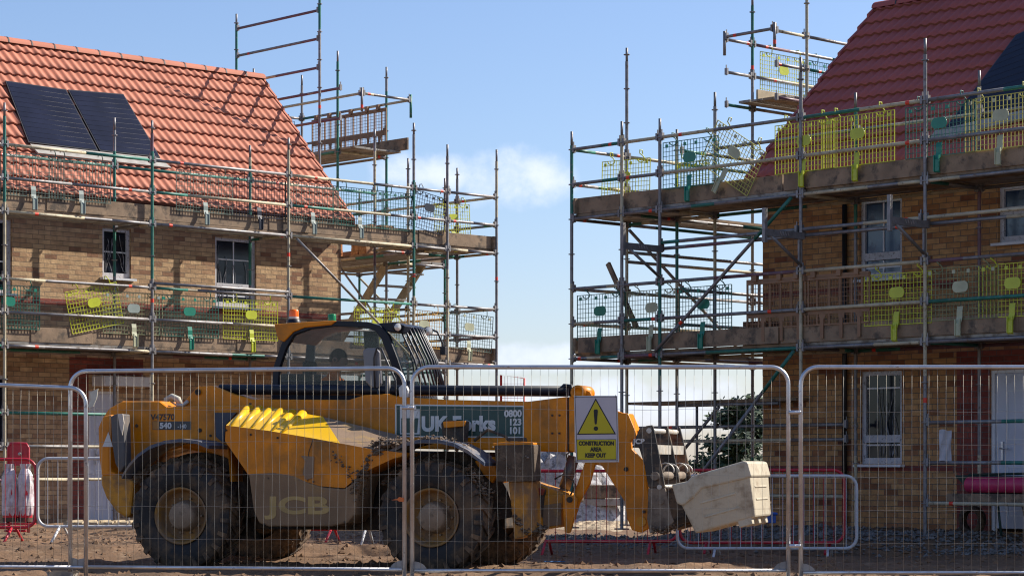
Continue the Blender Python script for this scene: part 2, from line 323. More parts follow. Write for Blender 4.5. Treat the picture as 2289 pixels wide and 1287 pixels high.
def house(O, U, Vd, ug, ulen, wall_v, eave, ridge, mt, tmt, holes, red, name_label, cat, flip):
    P = lambda u, v, z: O+U*u+Vd*v+Z*z
    root = empty('brick_house', P(ug, wall_v, 0), name_label, cat, None); inv = Matrix.Translation(-root.location)
    us = ug-ulen; vb = 2*ridge[0]-wall_v; k = (ridge[1]-eave[1])/(ridge[0]-eave[0]); zt = eave[1]+k*(wall_v-eave[0])-.06
    Q = lambda u, v, z: P(u, v, z)-root.location
    facade(Q, us, ug, -.1, zt, wall_v, holes, mt, 'front_wall', root, red)
    w = MB().mat(mt)
    def uvq(a, b, c, d, L, z0, z1): w.quad(a, b, c, d, [(0, z0), (L, z0), (L, z1), (0, z1)])
    D = vb-wall_v
    uvq(Q(ug, wall_v, -.1), Q(ug, vb, -.1), Q(ug, vb, zt), Q(ug, wall_v, zt), D, -.1, zt)
    uvq(Q(us, vb, -.1), Q(ug, vb, -.1), Q(ug, vb, zt), Q(us, vb, zt), ulen, -.1, zt)
    uvq(Q(us, wall_v, -.1), Q(us, vb, -.1), Q(us, vb, zt), Q(us, wall_v, zt), D, -.1, zt)
    w.add([Q(ug, wall_v, zt), Q(ug, vb, zt), Q(ug, ridge[0], ridge[1]-.08)], [(0, 1, 2)]); w.uv[len(w.f)-1] = [(0, zt), (D, zt), (D/2, ridge[1])]
    # inner lining keeps daylight out of the rooms
    w.add([Q(us, wall_v+.35, 0), Q(ug-.1, wall_v+.35, 0), Q(ug-.1, wall_v+.35, zt), Q(us, wall_v+.35, zt)], [(0, 1, 2, 3)]); w.uv[len(w.f)-1] = [(0, 0)]*4
    w.build('wall', None, root)
    rf = tiles(Q, us, ug+.05, eave, ridge, tmt, 'roof', root); 
    dv = 2*ridge[0]-eave[0]
    bk = MB(); bk.prism([Q(us, ridge[0]+.02, ridge[1]-.02), Q(ug+.05, ridge[0]+.02, ridge[1]-.02), Q(ug+.05, dv, eave[1]), Q(us, dv, eave[1])], (0, 0, -.05)); bk.build('rear_roof_slope', tmt, root)
    ud = MB(); e0 = eave[0]+.06
    ud.prism([Q(us, e0, eave[1]-.03), Q(ug+.045, e0, eave[1]-.03), Q(ug+.045, ridge[0], ridge[1]-.06), Q(us, ridge[0], ridge[1]-.06)], (0, 0, -.04)); ud.build('roof_underlay', mat('black underlay', (.02, .02, .02), .9), root)
    # ridge tiles, verge caps, gutter, fascia
    rd = MB(); L = .45; n = int(ulen/L)
    rj = MB()
    for i in range(n):
        u1 = ug+.07-i*L; u0 = u1-L+.012
        prof = [(.135*cos(a), .11*sin(a)) for a in [pi*t/8 for t in range(9)]]
        vs = [Q(u, ridge[0]+y, ridge[1]-.045+z) for u in (u0, u1) for y, z in prof]
        rd.add(vs, [(j, j+1, 9+j+1, 9+j) for j in range(8)], True); rd.add([Q(u1, ridge[0]+y, ridge[1]-.045+z) for y, z in prof], [list(range(9))])
        vs = [Q(u, ridge[0]+y*1.04, ridge[1]-.045+z*1.06) for u in (u0-.018, u0+.006) for y, z in prof]
        rj.add(vs, [(j, j+1, 9+j+1, 9+j) for j in range(8)], True)
    rdo = rd.build('ridge', tmt, root); rj.build('ridge_clip', mat('dark ridge clip', (.04, .035, .035), .6), rdo)
    vg = MB(); Ls = sqrt((ridge[0]-eave[0])**2+(ridge[1]-eave[1])**2); nc = int(Ls/.33)+1
    for i in range(nc):
        t0 = i/nc; t1 = (i+1)/nc; f = lambda t, h: Q(ug+.035, eave[0]+(ridge[0]-eave[0])*t, eave[1]+(ridge[1]-eave[1])*t+h)
        vg.prism([f(t0, -.1), f(t1, -.1), f(t1, .03), f(t0, .075)], U*.045)
    vg.build('verge', tmt, root)
    gt = MB(); prof = [(.055*cos(a), .055*sin(a)) for a in [pi+pi*t/8 for t in range(9)]]
    vs = [Q(u, eave[0]-.01+y, eave[1]-.05+z) for u in (us, ug+.02) for y, z in prof]; gt.add(vs, [(j, j+1, 9+j+1, 9+j) for j in range(8)], True)
    gt.build('gutter', mat('black gutter', (.015, .015, .017), .35), root)
    fs = MB(); fs.box(Q((us+ug)/2, eave[0]+.07, eave[1]-.1), U, Vd, Z, ulen, .02, .16); fs.box(Q((us+ug)/2, (eave[0]+wall_v)/2+.04, eave[1]-.19), U, Vd, Z, ulen, wall_v-eave[0]-.06, .012)
    fs.build('fascia', mat('dark grey fascia', (.06, .06, .065), .5), root)
    return root, P, Q
LO = at(340, HZ, 36.8); LO.z = 0; RO = at(2075, HZ, 29.1); RO.z = 0
LW, RW = 1.5, 1.45
PL = lambda s, w, z: LO+A*s+B*w+Z*z
PR = lambda t, v, z: RO+B*t+A*v+Z*z
lu = lambda px: online(LO+B*LW, A, px); ru = lambda px: online(RO+A*RW, B, px)
def zl(px, py, w=LW): s = online(LO+B*w, A, px); Y = (LO+B*w+A*s).y; return EYE+(HZ-py)*Y/F
def zr(px, py, v=RW): t = online(RO+A*v, B, px); Y = (RO+A*v+B*t).y; return EYE+(HZ-py)*Y/F
WT = 4.93
hA = (lu(-45), lu(27), zl(10, 655), WT); hB = (lu(229), lu(293), zl(260, 621), WT); hC = (lu(481), lu(573), zl(520, 686), WT)
hD = (lu(198), lu(262), .15, zl(230, 874)); hE = (lu(-60), lu(18), zl(10, 1000), zl(10, 838)); hF = (lu(640), lu(730), 1.0, 2.3)
redL = [(-20, 20, zl(100, 680), zl(100, 666.5)), (lu(155), lu(198), -.1, zl(230, 800)), (lu(198), lu(320), zl(230, 838), zl(230, 800))]
lh, _, QL = house(LO, A, B, lu(762), 13, LW, (1.2, 5.34), (3.884, 8.21), buff, tile_l, [hA, hB, hC, hD, hE, hF], redL,
    'buff brick house with terracotta tiled roof and two solar panels, on the left', 'house', 1)
for h, sp_, bars, mull, sh in ((hA, 3.6, [.5], False, False), (hB, None, [.52], False, True), (hC, zl(520, 640), [.55], True, True), (hE, None, [.5], False, False), (hF, None, [.5], True, False)):
    window(QL, A, B, *h, LW, lh, sp_, mull, bars, pane_m, sh)
def door(Q, U, Vd, h, v, parent, right=False):
    a, b, c, d = h; m_ = MB(); m_.box(Q((a+b)/2, v+.07, (c+d)/2), U, Vd, Z, b-a-.1, .05, d-c-.08)
    o = m_.build('door', mat('pale grey door', (.52, .54, .62), .4, 0, .06, 3, (.40, .42, .48), 2, .6, .7), parent, bevel=.006)
    f = MB()
    for x in (a+.025, b-.025): f.box(Q(x, v+.06, (c+d)/2), U, Vd, Z, .05, .08, d-c)
    f.box(Q((a+b)/2, v+.06, d-.02), U, Vd, Z, b-a-.1, .08, .04); f.build('door_frame', white, o)
    l = MB(); x = b-.16 if right else a+.16
    l.box(Q(x, v+.03, (c+d)/2), U, Vd, Z, .03, .02, .24); l.cyl(Q(x, v+.03, (c+d)/2+.03), Q(x, v-.03, (c+d)/2+.03), .009); l.cyl(Q(x, v-.03, (c+d)/2+.03), Q(x+(-.13 if right else .13), v-.03, (c+d)/2+.03), .009)
    l.build('handle', galv_b, o)
    pn = MB()
    for zz in (.25, .72):
        cz = c+(d-c)*zz
        for s_ in (-1, 1): pn.box(Q((a+b)/2+s_*(b-a)*.2, v+.042, cz), U, Vd, Z, .012, .008, (d-c)*.3)
        for s_ in (-1, 1): pn.box(Q((a+b)/2, v+.043, cz+s_*(d-c)*.15), U, Vd, Z, (b-a)*.4, .008, .012)
    pn.build('moulding', white, o)
door(QL, A, B, hD, LW, lh)
cp = MB(); cp.box(QL((lu(205)+lu(312))/2, LW-.18, zl(250, 853)), A, B, Z, lu(312)-lu(205), .36, .16); cp.build('door_canopy', white, lh, bevel=.01)
# right house
e2 = 5.04
h1 = (ru(2016), ru(1921), zr(1965, 622), 4.66); h2 = (ru(2360), ru(2231), zr(2260, 541), 4.66); h3 = (ru(2016), ru(1923), zr(1968, 1036), zr(1968, 829)); h4 = (ru(2330), ru(2214), .22, zr(2250, 826))
redR = [(ru(2600), ru(2138), zr(2200, 826), zr(2200, 783)), (ru(2214), ru(2139), -.1, zr(2200, 826)), (ru(2139), 20, zr(1965, 1052), zr(1965, 1040)), (ru(2139), 20, zr(1965, 650), zr(1965, 637))]
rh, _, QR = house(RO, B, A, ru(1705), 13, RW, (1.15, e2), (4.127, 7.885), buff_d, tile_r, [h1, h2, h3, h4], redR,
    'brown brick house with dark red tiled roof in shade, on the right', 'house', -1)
window(QR, B, A, *h1, RW, rh, zr(1965, 572), True, [.5], pane_b); window(QR, B, A, *h2, RW, rh, zr(2260, 470), False, [.8], pane_b)
window(QR, B, A, *h3, RW, rh, zr(1968, 980), False, [.75], pane_m, True)
door(QR, B, A, h4, RW, rh, True)
dp = MB(); 
for z0, z1 in ((0.1, 4.9),): dp.cyl(QR(ru(1893), RW-.05, z0), QR(ru(1893), RW-.05, z1), .034, n=12)
dp.build('downpipe', mat('black pipe', (.015, .015, .015), .4), rh)
# solar panels lie in the tile plane
def solar(corners, Pf, Qf, e, r, parent, label=None):
    k = (r[1]-e[1])/(r[0]-e[0]); o = MB(); p = [onplane(x, y, Pf(0, e[0], e[1]+.05), PN) - parent.location for x, y in corners]
    n = PN.normalized()*(1 if PN.z > 0 else -1)
    o.prism(p, n*.035); ob = o.build('solar_panel', pvf, parent)
    c = sum(p, V((0, 0, 0)))/4; q = [c+(v-c)*.965 for v in p]; g = MB(); g.prism([v+n*.036 for v in q], n*.003); go = g.build('solar_cells', pv, ob)
    l = MB(); 
    for i in range(1, 12):
        t = i/12; a = q[0].lerp(q[3], t)+n*.0405; b = q[1].lerp(q[2], t)+n*.0405; l.cyl(a, b, .0016, n=4)
    l.build('busbar', mat('thin grey busbar', (.05, .05, .07), .5), ob); return ob
PN = (-B*(8.21-5.34)+Z*(3.884-1.2)).normalized()
eL, rL = (1.2, 5.34), (3.884, 8.21)
solar([(10, 184), (146, 204), (218, 341), (62, 322)], PL, QL, eL, rL, lh)
solar([(150, 204), (274, 214), (356, 355), (222, 341)], PL, QL, eL, rL, lh)
fl = MB(); fl.prism([onplane(x, y, PL(0, 1.2, 5.40), PN)-lh.location for x, y in ((66, 325), (356, 357), (382, 378), (84, 345))], PN*.03); fl.build('flashing', lead, lh)
PN = (-A*(7.885-5.04)+Z*(4.127-1.15)).normalized(); eR, rR = (1.15, 5.04), (4.127, 7.885)
solar([(2273, 83), (2450, 2), (2340, 232), (2116, 290)], PR, QR, eR, rR, rh)
fl = MB(); fl.prism([onplane(x, y, PR(0, 1.15, 5.10), PN)-rh.location for x, y in ((2092, 296), (2330, 240), (2320, 262), (2075, 320))], PN*.03); fl.build('flashing', lead, rh)
# ---------------------------------------------------------------- scaffolds
R_T = .0242
CL = [(galv, .5), (cream, .28), (green, .17), (purple, .05)]
def pick(): return random.choices([c for c, _ in CL], [w for _, w in CL])[0]
def paint_tube(mb, p0, p1, r=R_T, cuts=None, red=True, first=None):
    L = (p1-p0).length; n = 1 if L < .9 else random.choice((1, 2, 3, 3)); ts = [0]+sorted(random.uniform(.15, .85) for _ in range(n-1))+[1]
    for i in range(n):
        mb.mat(first if (first and i == 0) else pick()); mb.cyl(p0.lerp(p1, ts[i]), p0.lerp(p1, ts[i+1]), r, n=10, caps=(i in (0, n-1)))
    if red and random.random() < .45:
        t = random.choice((.12, .2, .85)); w = .03/L; mb.mat(redband); mb.cyl(p0.lerp(p1, t-w), p0.lerp(p1, t+w), r*1.04, n=10, caps=False)
class Scaf:
    def __init__(s, P, U, Vd, loc, label):
        s.P = P; s.U = U; s.V = Vd; s.root = empty('scaffold', loc, label, 'scaffold', None); s.o = s.root.location.copy()
    def Q(s, u, v, z): return s.P(u, v, z)-s.o
    def std(s, u, v, z0, z1, zl=.86, col=None):
        mb = MB(); z = z0; cuts = [z0]
        while cuts[-1] < z1-.25: cuts.append(min(z1-.2, cuts[-1]+random.choice((1., 1.5, 2., 2.))))
        for a, b in zip(cuts, cuts[1:]): mb.mat(col or pick()); col = None; mb.cyl(s.Q(u, v, a), s.Q(u, v, b), R_T, n=10, caps=False)
        mb.mat(galv); mb.cyl(s.Q(u, v, cuts[-1]), s.Q(u, v, z1), .019, n=8)
        k = zl-.5*int((zl-z0)/.5)
        while k < z1-.1:
            mb.mat(galv); mb.cyl(s.Q(u, v, k-.006), s.Q(u, v, k+.006), .047, n=8, smooth=False); k += .5
        if random.random() < .35: zr_ = random.uniform(z0+1, z1-1); mb.mat(redband); mb.cyl(s.Q(u, v, zr_), s.Q(u, v, zr_+.06), R_T*1.06, n=10, caps=False)
        if z0 < .6: mb.mat(steelb); mb.box(s.Q(u, v, z0), s.U, s.V, Z, .15, .15, .02)
        return mb.build('standard', None, s.root, flip=False)
    def bar(s, p, q, name='ledger', r=R_T, wedge=True, first=None):
        a = s.Q(*p); b = s.Q(*q); d = (b-a).normalized(); mb = MB(); paint_tube(mb, a+d*.03, b-d*.03, r, first=first)
        if wedge:
            mb.mat(galv)
            for e_, sg in ((a, 1), (b, -1)): mb.box(e_+d*sg*.045+Z*.01, d, d.cross(Z), Z, .035, .05, .10); mb.box(e_+d*sg*.04+Z*.03, d, d.cross(Z), Z, .012, .014, .16)
        return mb.build(name, None, s.root, flip=False)
    def run(s, us, v, z, **k):
        for a, b in zip(us, us[1:]): s.bar((a, v, z), (b, v, z), **k)
    def runv(s, u, vs, z, **k):
        for a, b in zip(vs, vs[1:]): s.bar((u, a, z), (u, b, z), **k)
    def deck(s, u0, u1, v0, v1, z, along='u', holes=(0,), n=4, mts=None):
        """boards of one bay; boards in holes are punched steel"""
        for i in range(n):
            a = v0+(v1-v0)*i/n+.006; b = v0+(v1-v0)*(i+1)/n-.006; mb = MB(); T = (lambda x, y: s.Q(x, y, z+.055)) if along == 'u' else (lambda x, y: s.Q(y, x, z+.055))
            X, Y = (s.U, s.V) if along == 'u' else (s.V, s.U); L = u1-u0; jz = random.uniform(-.004, .004)
            if i in holes:
                wd = b-a
                for k in range(5): mb.box(T((u0+u1)/2, a+wd*(.07+.215*k))+Z*jz, X, Y, Z, L-.02, wd*.11, .03)
                m_ = int(L/.07)
                for k in range(m_): mb.box(T(u0+.02+(L-.04)*k/(m_-1), (a+b)/2)+Z*(jz+.001), X, Y, Z, .032, wd-.004, .027)
                mb.build('walkway_board', steelb, s.root, flip=False)
            else:
                mb.box(T((u0+u1)/2, (a+b)/2)+Z*jz, X, Y, Z, L+random.uniform(-.02, .06), b-a, .038); mb.build('walkway_board', random.choice((timber, steelb)), s.root)
    def toe(s, u0, u1, v, z, along='u', h=.225, dz=0, mt=None):
        mb = MB(); mb.add([], [])
        c = s.Q((u0+u1)/2, v, z+.075+h/2) if along == 'u' else s.Q(v, (u0+u1)/2, z+.075+h/2)
        X, Y = (s.U, s.V) if along == 'u' else (s.V, s.U); X = (X*abs(u1-u0)+Z*dz).normalized()
        mb.box(c, X, Y, X.cross(Y), abs(u1-u0), .038, h); return mb.build('toe_board', mt or timber, s.root, bevel=.004)
    def toes(s, us, v, z, **k):
        for i, (a, b) in enumerate(zip(us, us[1:])): s.toe(a-.01, b+.03, v+(.0 if i % 2 else .012), z, dz=random.uniform(-.012, .012), **k)
pxs = lambda px: online(LO, A, px); pxt = lambda px: online(RO, B, px)
# ---- left
SL = Scaf(PL, A, B, PL(0, 0, 0), 'scaffold of tubes and boards round the front and gable of the left house')
so_ = [pxs(10)-2.65, pxs(10), pxs(340), pxs(645), pxs(925), pxs(1000), pxs(1110)]; topo = [6.5, 6.48, 6.48, 6.47, 6.99, 6.69, 6.71]; topi = [6.5, 6.5, 6.64, 6.45, 6.99, 6.55, 6.48]
for i, u in enumerate(so_):
    SL.std(u, 0, .0, topo[i], col={1: galv, 2: galv, 3: galv, 4: galv, 5: green, 6: galv}.get(i)); SL.std(u, 1.05, .1, topi[i])
for u, w, z0, z1 in ((so_[5], 3.04, .1, 8.72), (so_[6], 3.04, .1, 8.56), (so_[6], 5.6, .1, 8.72), (so_[5], 5.6, .1, 8.71), (5.25, 2.37, 4.9, 9.9), (5.25, 4.86, 5.6, 9.53), (8.6, 2.75, .1, 6.55), (8.6, 5.3, .1, 6.55)): SL.std(u, w, z0, z1)
for z in (2.86, 3.36, 3.86, 4.86, 5.36, 5.86): SL.run(so_, 0, z)
SL.run(so_[2:4], -.02, 3.93, wedge=False)
for z in (.86, 1.36, 1.86): SL.run(so_[:3], 0, z)
SL.run(so_, 1.05, 2.86); SL.run(so_[4:], 1.05, 4.86)
SL.run(so_[:5], 1.05, 5.86)
for u in so_:
    for z in (2.86, 4.86): SL.bar((u, 0, z), (u, 1.05, z), 'transom', first=cream)
SL.bar((so_[6], 0, 5.86), (so_[6], 1.05, 5.86), 'guard_rail', first=cream); SL.bar((so_[6], 0, 5.36), (so_[6], 1.05, 5.36), 'guard_rail'); SL.bar((so_[6], 0, 3.86), (so_[6], 1.05, 3.86), 'guard_rail', first=cream); SL.bar((so_[6], 0, 3.36), (so_[6], 1.05, 3.36), 'guard_rail')
for z in (2.86, 3.36, 3.86, 4.86, 5.36, 5.86, 6.86, 7.36): SL.runv(so_[6], [1.05, 3.04, 5.6] if z < 6 else [3.04, 5.6], z)
for z in (2.86, 4.86, 6.86): SL.runv(so_[5], [1.05, 3.04, 5.6] if z < 6 else [3.04, 5.6], z)
SL.bar((so_[6], 2.34, 7.86), (so_[6], 5.6, 7.86), 'guard_rail'); SL.bar((so_[5], 2.35, 7.86), (so_[5], 5.6, 7.86), 'guard_rail')
for u in (so_[5], so_[6]): SL.bar((u, 2.34, 7.5), (u, 2.34, 7.99), 'stub_tube', wedge=False, first=galv if u == so_[5] else green)
SL.bar((so_[5], 2.34, 7.86), (so_[6], 2.34, 7.86), 'guard_rail', first=cream); SL.bar((so_[5], 3.04, 6.86), (so_[6], 3.04, 6.86), 'transom', first=cream); SL.bar((so_[5], 5.6, 6.86), (so_[6], 5.6, 6.86), 'transom', first=cream); SL.bar((so_[5], 5.6, 7.86), (so_[6], 5.6, 7.86), 'guard_rail', first=cream)
for z in (9.25, 8.74, 8.22): SL.bar((5.25, 2.37, z), (5.25, 4.86, z), 'guard_rail', first=purple)
for z in (7.81, 7.27): SL.bar((5.36, 1.87, z), (5.36, 4.4, z), 'guard_rail', first=purple)
for a, b in zip(so_, so_[1:]):
    SL.deck(a, b, .06, .92, 4.86, holes=(2, 3) if b <= so_[4] else (1,)); SL.deck(a, b, .06, 1.40, 2.86, holes=(2, 4), n=5)
for w0, w1 in ((1.05, 3.04), (3.04, 5.6)):
    SL.deck(w0, w1, so_[5]+.03, so_[6]-.03, 4.86, 'v', holes=(1,)); SL.deck(w0, w1, so_[5]+.03, so_[6]-.03, 2.86, 'v', holes=(1,))
SL.deck(2.6, 5.6, so_[5]+.03, so_[6]-.03, 6.86, 'v', holes=(2,)); SL.deck(2.75, 5.3, so_[6]+.05, 8.55, 4.86, 'v', holes=(2,))
SL.toes([so_[0], pxs(110), pxs(236), so_[3]-.35, pxs(693), so_[5]-.6, so_[6]+.02], .07, 4.86); SL.toes([so_[0], pxs(75), pxs(207), so_[3]-1.0, so_[5]-.6, so_[6]+.02], .07, 2.86)
SL.toe(.0, 1.05, so_[6]-.05, 4.86, 'v'); SL.toe(.0, 1.05, so_[6]-.05, 2.86, 'v'); SL.toe(2.35, 5.6, so_[6]-.06, 6.86, 'v'); SL.toe(1.05, 5.6, so_[6]-.06, 4.86, 'v')
SL.toe(so_[6]+.5, 8.6, 2.78, 4.78, h=.3); SL.bar((so_[6], 2.75, 4.86), (8.6, 2.75, 4.86), 'transom', first=cream); SL.bar((so_[6], 5.3, 4.86), (8.6, 5.3, 4.86), 'transom', first=cream)
for z in (2.86, 4.86, 3.86): SL.bar((8.6, 2.75, z), (8.6, 5.3, z))
SL.bar((so_[3]+.1, -.06, 4.83), (so_[4]-.05, -.06, 2.9), 'brace', r=.022, wedge=False, first=galv)
SL.bar((8.6, 2.75, 3.0), (8.6, 5.3, 4.8), 'brace', r=.02, wedge=False); SL.bar((so_[5], 3.1, 4.8), (so_[5], 5.5, 3.0), 'brace', r=.02, wedge=False)
SL.runv(so_[5], [1.05, 3.04, 5.6], 3.86); SL.runv(so_[5], [1.05, 3.04], 5.86); SL.bar((so_[5], 1.1, 3.0), (so_[5], 3.0, 4.75), 'brace', r=.02, wedge=False)
st = MB()
for u in (so_[6]+.12, so_[6]+.98): st.prism([SL.Q(u, 3.0, 4.95), SL.Q(u, 3.25, 4.95), SL.Q(u, 5.35, 2.86), SL.Q(u, 5.1, 2.86)], A*.04)
so1 = st.build('stair_stringer', cream, SL.root)
tr = MB()
for i in range(9): t = i/8; tr.box(SL.Q(so_[6]+.57, 3.2+1.9*t, 4.72-1.85*t), A, B, Z, .84, .2, .03)
tr.build('stair_tread', steelb, SL.root)
# ---- right
SR = Scaf(PR, B, A, PR(0, 0, .2), 'scaffold of tubes and boards round the front and gable of the right house')
to = [-2.5, pxt(2068), pxt(1790), pxt(1475), pxt(1390), pxt(1278)]; tt = [6.4, 6.37, 6.39, 5.86, 5.9, 5.86]; ti = [6.3, 6.1, 6.05, 6.35, 5.9, 7.2]
for i, u in enumerate(to): SR.std(u, 0, .18, tt[i], .6, col={1: galv, 2: galv, 3: galv}.get(i)); SR.std(u, 1.14, .2, ti[i], .6)
for u, v, z1 in ((to[5], 3.95, 8.4), (to[4]-.02, 4.03, 8.45), (to[5], 6.5, 8.0), (to[4], 6.5, 8.1)): SR.std(u, v, .2, z1, .6, col=green if v < 5 else None)
for z in (2.6, 3.1, 3.6, 4.6, 5.1, 5.6): SR.run(to, 0, z)
for z in (4.06, 4.14): SR.run(to[:4], -.0 if z < 4.1 else -.03, z)
for z in (.6, 1.1, 1.6): SR.run(to[:2], 0, z)
for z in (2.6, 4.6): SR.run(to, 1.14, z)
SR.run(to[:4], 1.14, 5.55)
for u in to:
    for z in (2.6, 4.6): SR.bar((u, 0, z), (u, 1.14, z), 'transom')
for z in (2.6, 3.1, 3.6, 4.6, 5.1, 5.6, 6.6, 7.1, 7.6):
    lo = 1.14 if z > 6 else 0
    if z < 6: SR.bar((to[5], 0, z), (to[5], 1.14, z), 'guard_rail')
    SR.bar((to[5], 1.14 if z < 6 else 3.3, z), (to[5], 3.95, z)); SR.bar((to[5], 3.95, z), (to[5], 6.5, z))
for z in (4.06, 4.2): SR.bar((to[5], 1.14, z), (to[5], 6.5, z), 'truss_chord', wedge=False, first=galv)
for z in (2.6, 4.6, 6.6, 7.1, 7.6): SR.bar((to[4], 1.14 if z < 6 else 3.3, z), (to[4], 4.03, z)); SR.bar((to[4], 4.03, z), (to[4], 6.5, z))
for u in (to[5], to[4]): SR.bar((u, 3.3, 7.32), (u, 3.3, 7.75), 'stub_tube', wedge=False, first=galv)
SR.bar((to[5], 3.3, 7.63), (to[4], 3.3, 7.63), 'guard_rail', first=galv)
for u, w in zip(to, to[1:]): SR.deck(w, u, .06, 1.2, 4.6, holes=(3,)) if 0 else SR.deck(min(u, w), max(u, w), .06, 1.2, 4.6, holes=(3,) ); 
for u, w in zip(to, to[1:]): SR.deck(u, w, .06, 1.3, 2.6, holes=(2,), n=4)
SR.deck(1.14, 3.95, to[4]+.03, to[5]-.03, 4.6, 'v', holes=(1, 3)); SR.deck(3.6, 6.5, to[4]+.03, to[5]-.03, 6.6, 'v', holes=(0, 2)); SR.deck(1.14, 3.95, to[4]+.03, to[5]-.03, 2.6, 'v', holes=(1,))
SR.toes([to[0], pxt(2095), pxt(1752)], .05, 4.6); SR.toes([pxt(1740), pxt(1285)], .07, 4.6); SR.toes([to[0], pxt(2270), pxt(1745)], .05, 2.6); SR.toes([pxt(1738), pxt(1282)], .03, 2.6, dz=.02) if 0 else SR.toe(pxt(1738), pxt(1290), .03, 2.6)
SR.toe(0, 1.14, to[5]-.05, 4.6, 'v'); SR.toe(0, 1.14, to[5]-.05, 2.6, 'v'); SR.toe(4.0, 6.5, to[5]-.05, 6.6, 'v', mt=timber_l)
SR.bar((to[3]+.05, -.07, 2.62), (to[2]+.08, -.07, 4.58), 'brace', wedge=False, first=galv); SR.bar((to[2]+.05, -.06, 2.58), (4.45, -.06, .25), 'brace', wedge=False, first=green)
SR.bar((to[4]-.2, -.02, 3.95), (to[4]+.45, .3, 2.95), 'loose_board_strut', r=.03, wedge=False, first=timber) if 0 else None
pl_ = MB(); pl_.box(SR.Q(to[5]-.62, .4, 3.5), (B*.55-Z*1).normalized() if 0 else (B*.45+Z*.75).normalized(), A, (B*.75-Z*.45).normalized(), 1.1, .04, .07); pl_.build('leaning_board', timber, SR.root)
for u, z in ((to[1], 4.02), (to[2], 4.02), (to[3], 4.02)):
    mb = MB().mat(galv); mb.box(SR.Q(u-.06, -.4, z+.03), A, B, Z, .76, .045, .09); mb.box(SR.Q(u-.06, -.79, z+.12), A, B, Z, .05, .05, .44)
    mb.cyl(SR.Q(u-.06, -.68, z), SR.Q(u-.06, -.06, z-.36), .022); mb.box(SR.Q(u-.06, -.1, z-.18), A, B, Z, .035, .03, .4); mb.build('hop_up_bracket', None, SR.root)
    mk = MB()
    for i in range(4): mk.box(SR.Q(u-.085, -.35-.05*i, z+.035), (A+Z*.5).normalized(), B, (Z-A*.5).normalized(), .014, .004, .05)
    mk.build('scratch_mark', galv_b, SR.root)
SR.bar((to[5]+.03, 1.2, 4.55), (to[5]+.03, 3.9, 2.7), 'brace', wedge=False, first=galv); SR.bar((to[4], 1.2, 5.6), (to[4], 4.0, 5.6), 'guard_rail'); SR.bar((to[4], 1.2, 3.6), (to[4], 4.0, 3.6), 'guard_rail'); SR.bar((to[4], 1.2, 3.1), (to[4], 4.0, 3.1), 'guard_rail')
# low trestle by the gable: boards on bracket
g2 = at(1690, 880, 33.9)-SR.o; mb = MB().mat(timber)
for i in range(3): mb.box(SR.Q(4.7, 1.3+.24*i, 1.98), B, A, Z, 3.2, .23, .04)
mb.mat(galv); mb.cyl(SR.Q(5.28, 1.17, 1.93), SR.Q(3.4, 1.17, 1.93), R_T); mb.cyl(SR.Q(5.28, 1.17, 1.2), SR.Q(4.5, 1.17, 1.9), R_T); mb.cyl(SR.Q(4.95, 1.2, 1.93), SR.Q(4.95, 1.2, 1.1), .02)
mb.build('low_platform', None, SR.root)
for z in (.65, 1.62, 1.42): SR.bar((to[5] if z > 1 else to[3], 1.2, z), (2.2, 1.2, z), 'ledger', first=galv)

# ---------------------------------------------------------------- mesh brick guards hung on the rails
yel = mat('lime yellow wire', (.52, .55, .02), .45, 0, .12, 5); yel2 = mat('pale yellow wire', (.50, .47, .10), .5, 0, .15, 5); gre = mat('dark green wire', (.015, .13, .095), .45, 0, .15, 5)
olv = mat('faded olive wire', (.22, .24, .12), .6, 0, .2, 5); ggr = mat('grey green wire', (.10, .15, .12), .5, 0, .2, 5); blk = mat('black wire', (.012, .016, .03), .4, 0, .2, 5); brw = mat('brown plastic', (.25, .135, .07), .6, 0, .2, 5); org = mat('amber wire', (.55, .30, .03), .5, 0, .2, 5)
grp = 'mesh brick guards hung on the scaffold rails'
plate_y = mat('lime yellow plate', (.48, .52, .03), .4, 0, .1, 5); plate_g = mat('green plate', (.01, .20, .13), .4, 0, .1, 5); plate_p = mat('faded plate', (.42, .43, .28), .55, 0, .15, 5); plate_w = mat('grey plate', (.25, .30, .27), .5, 0, .1, 5)
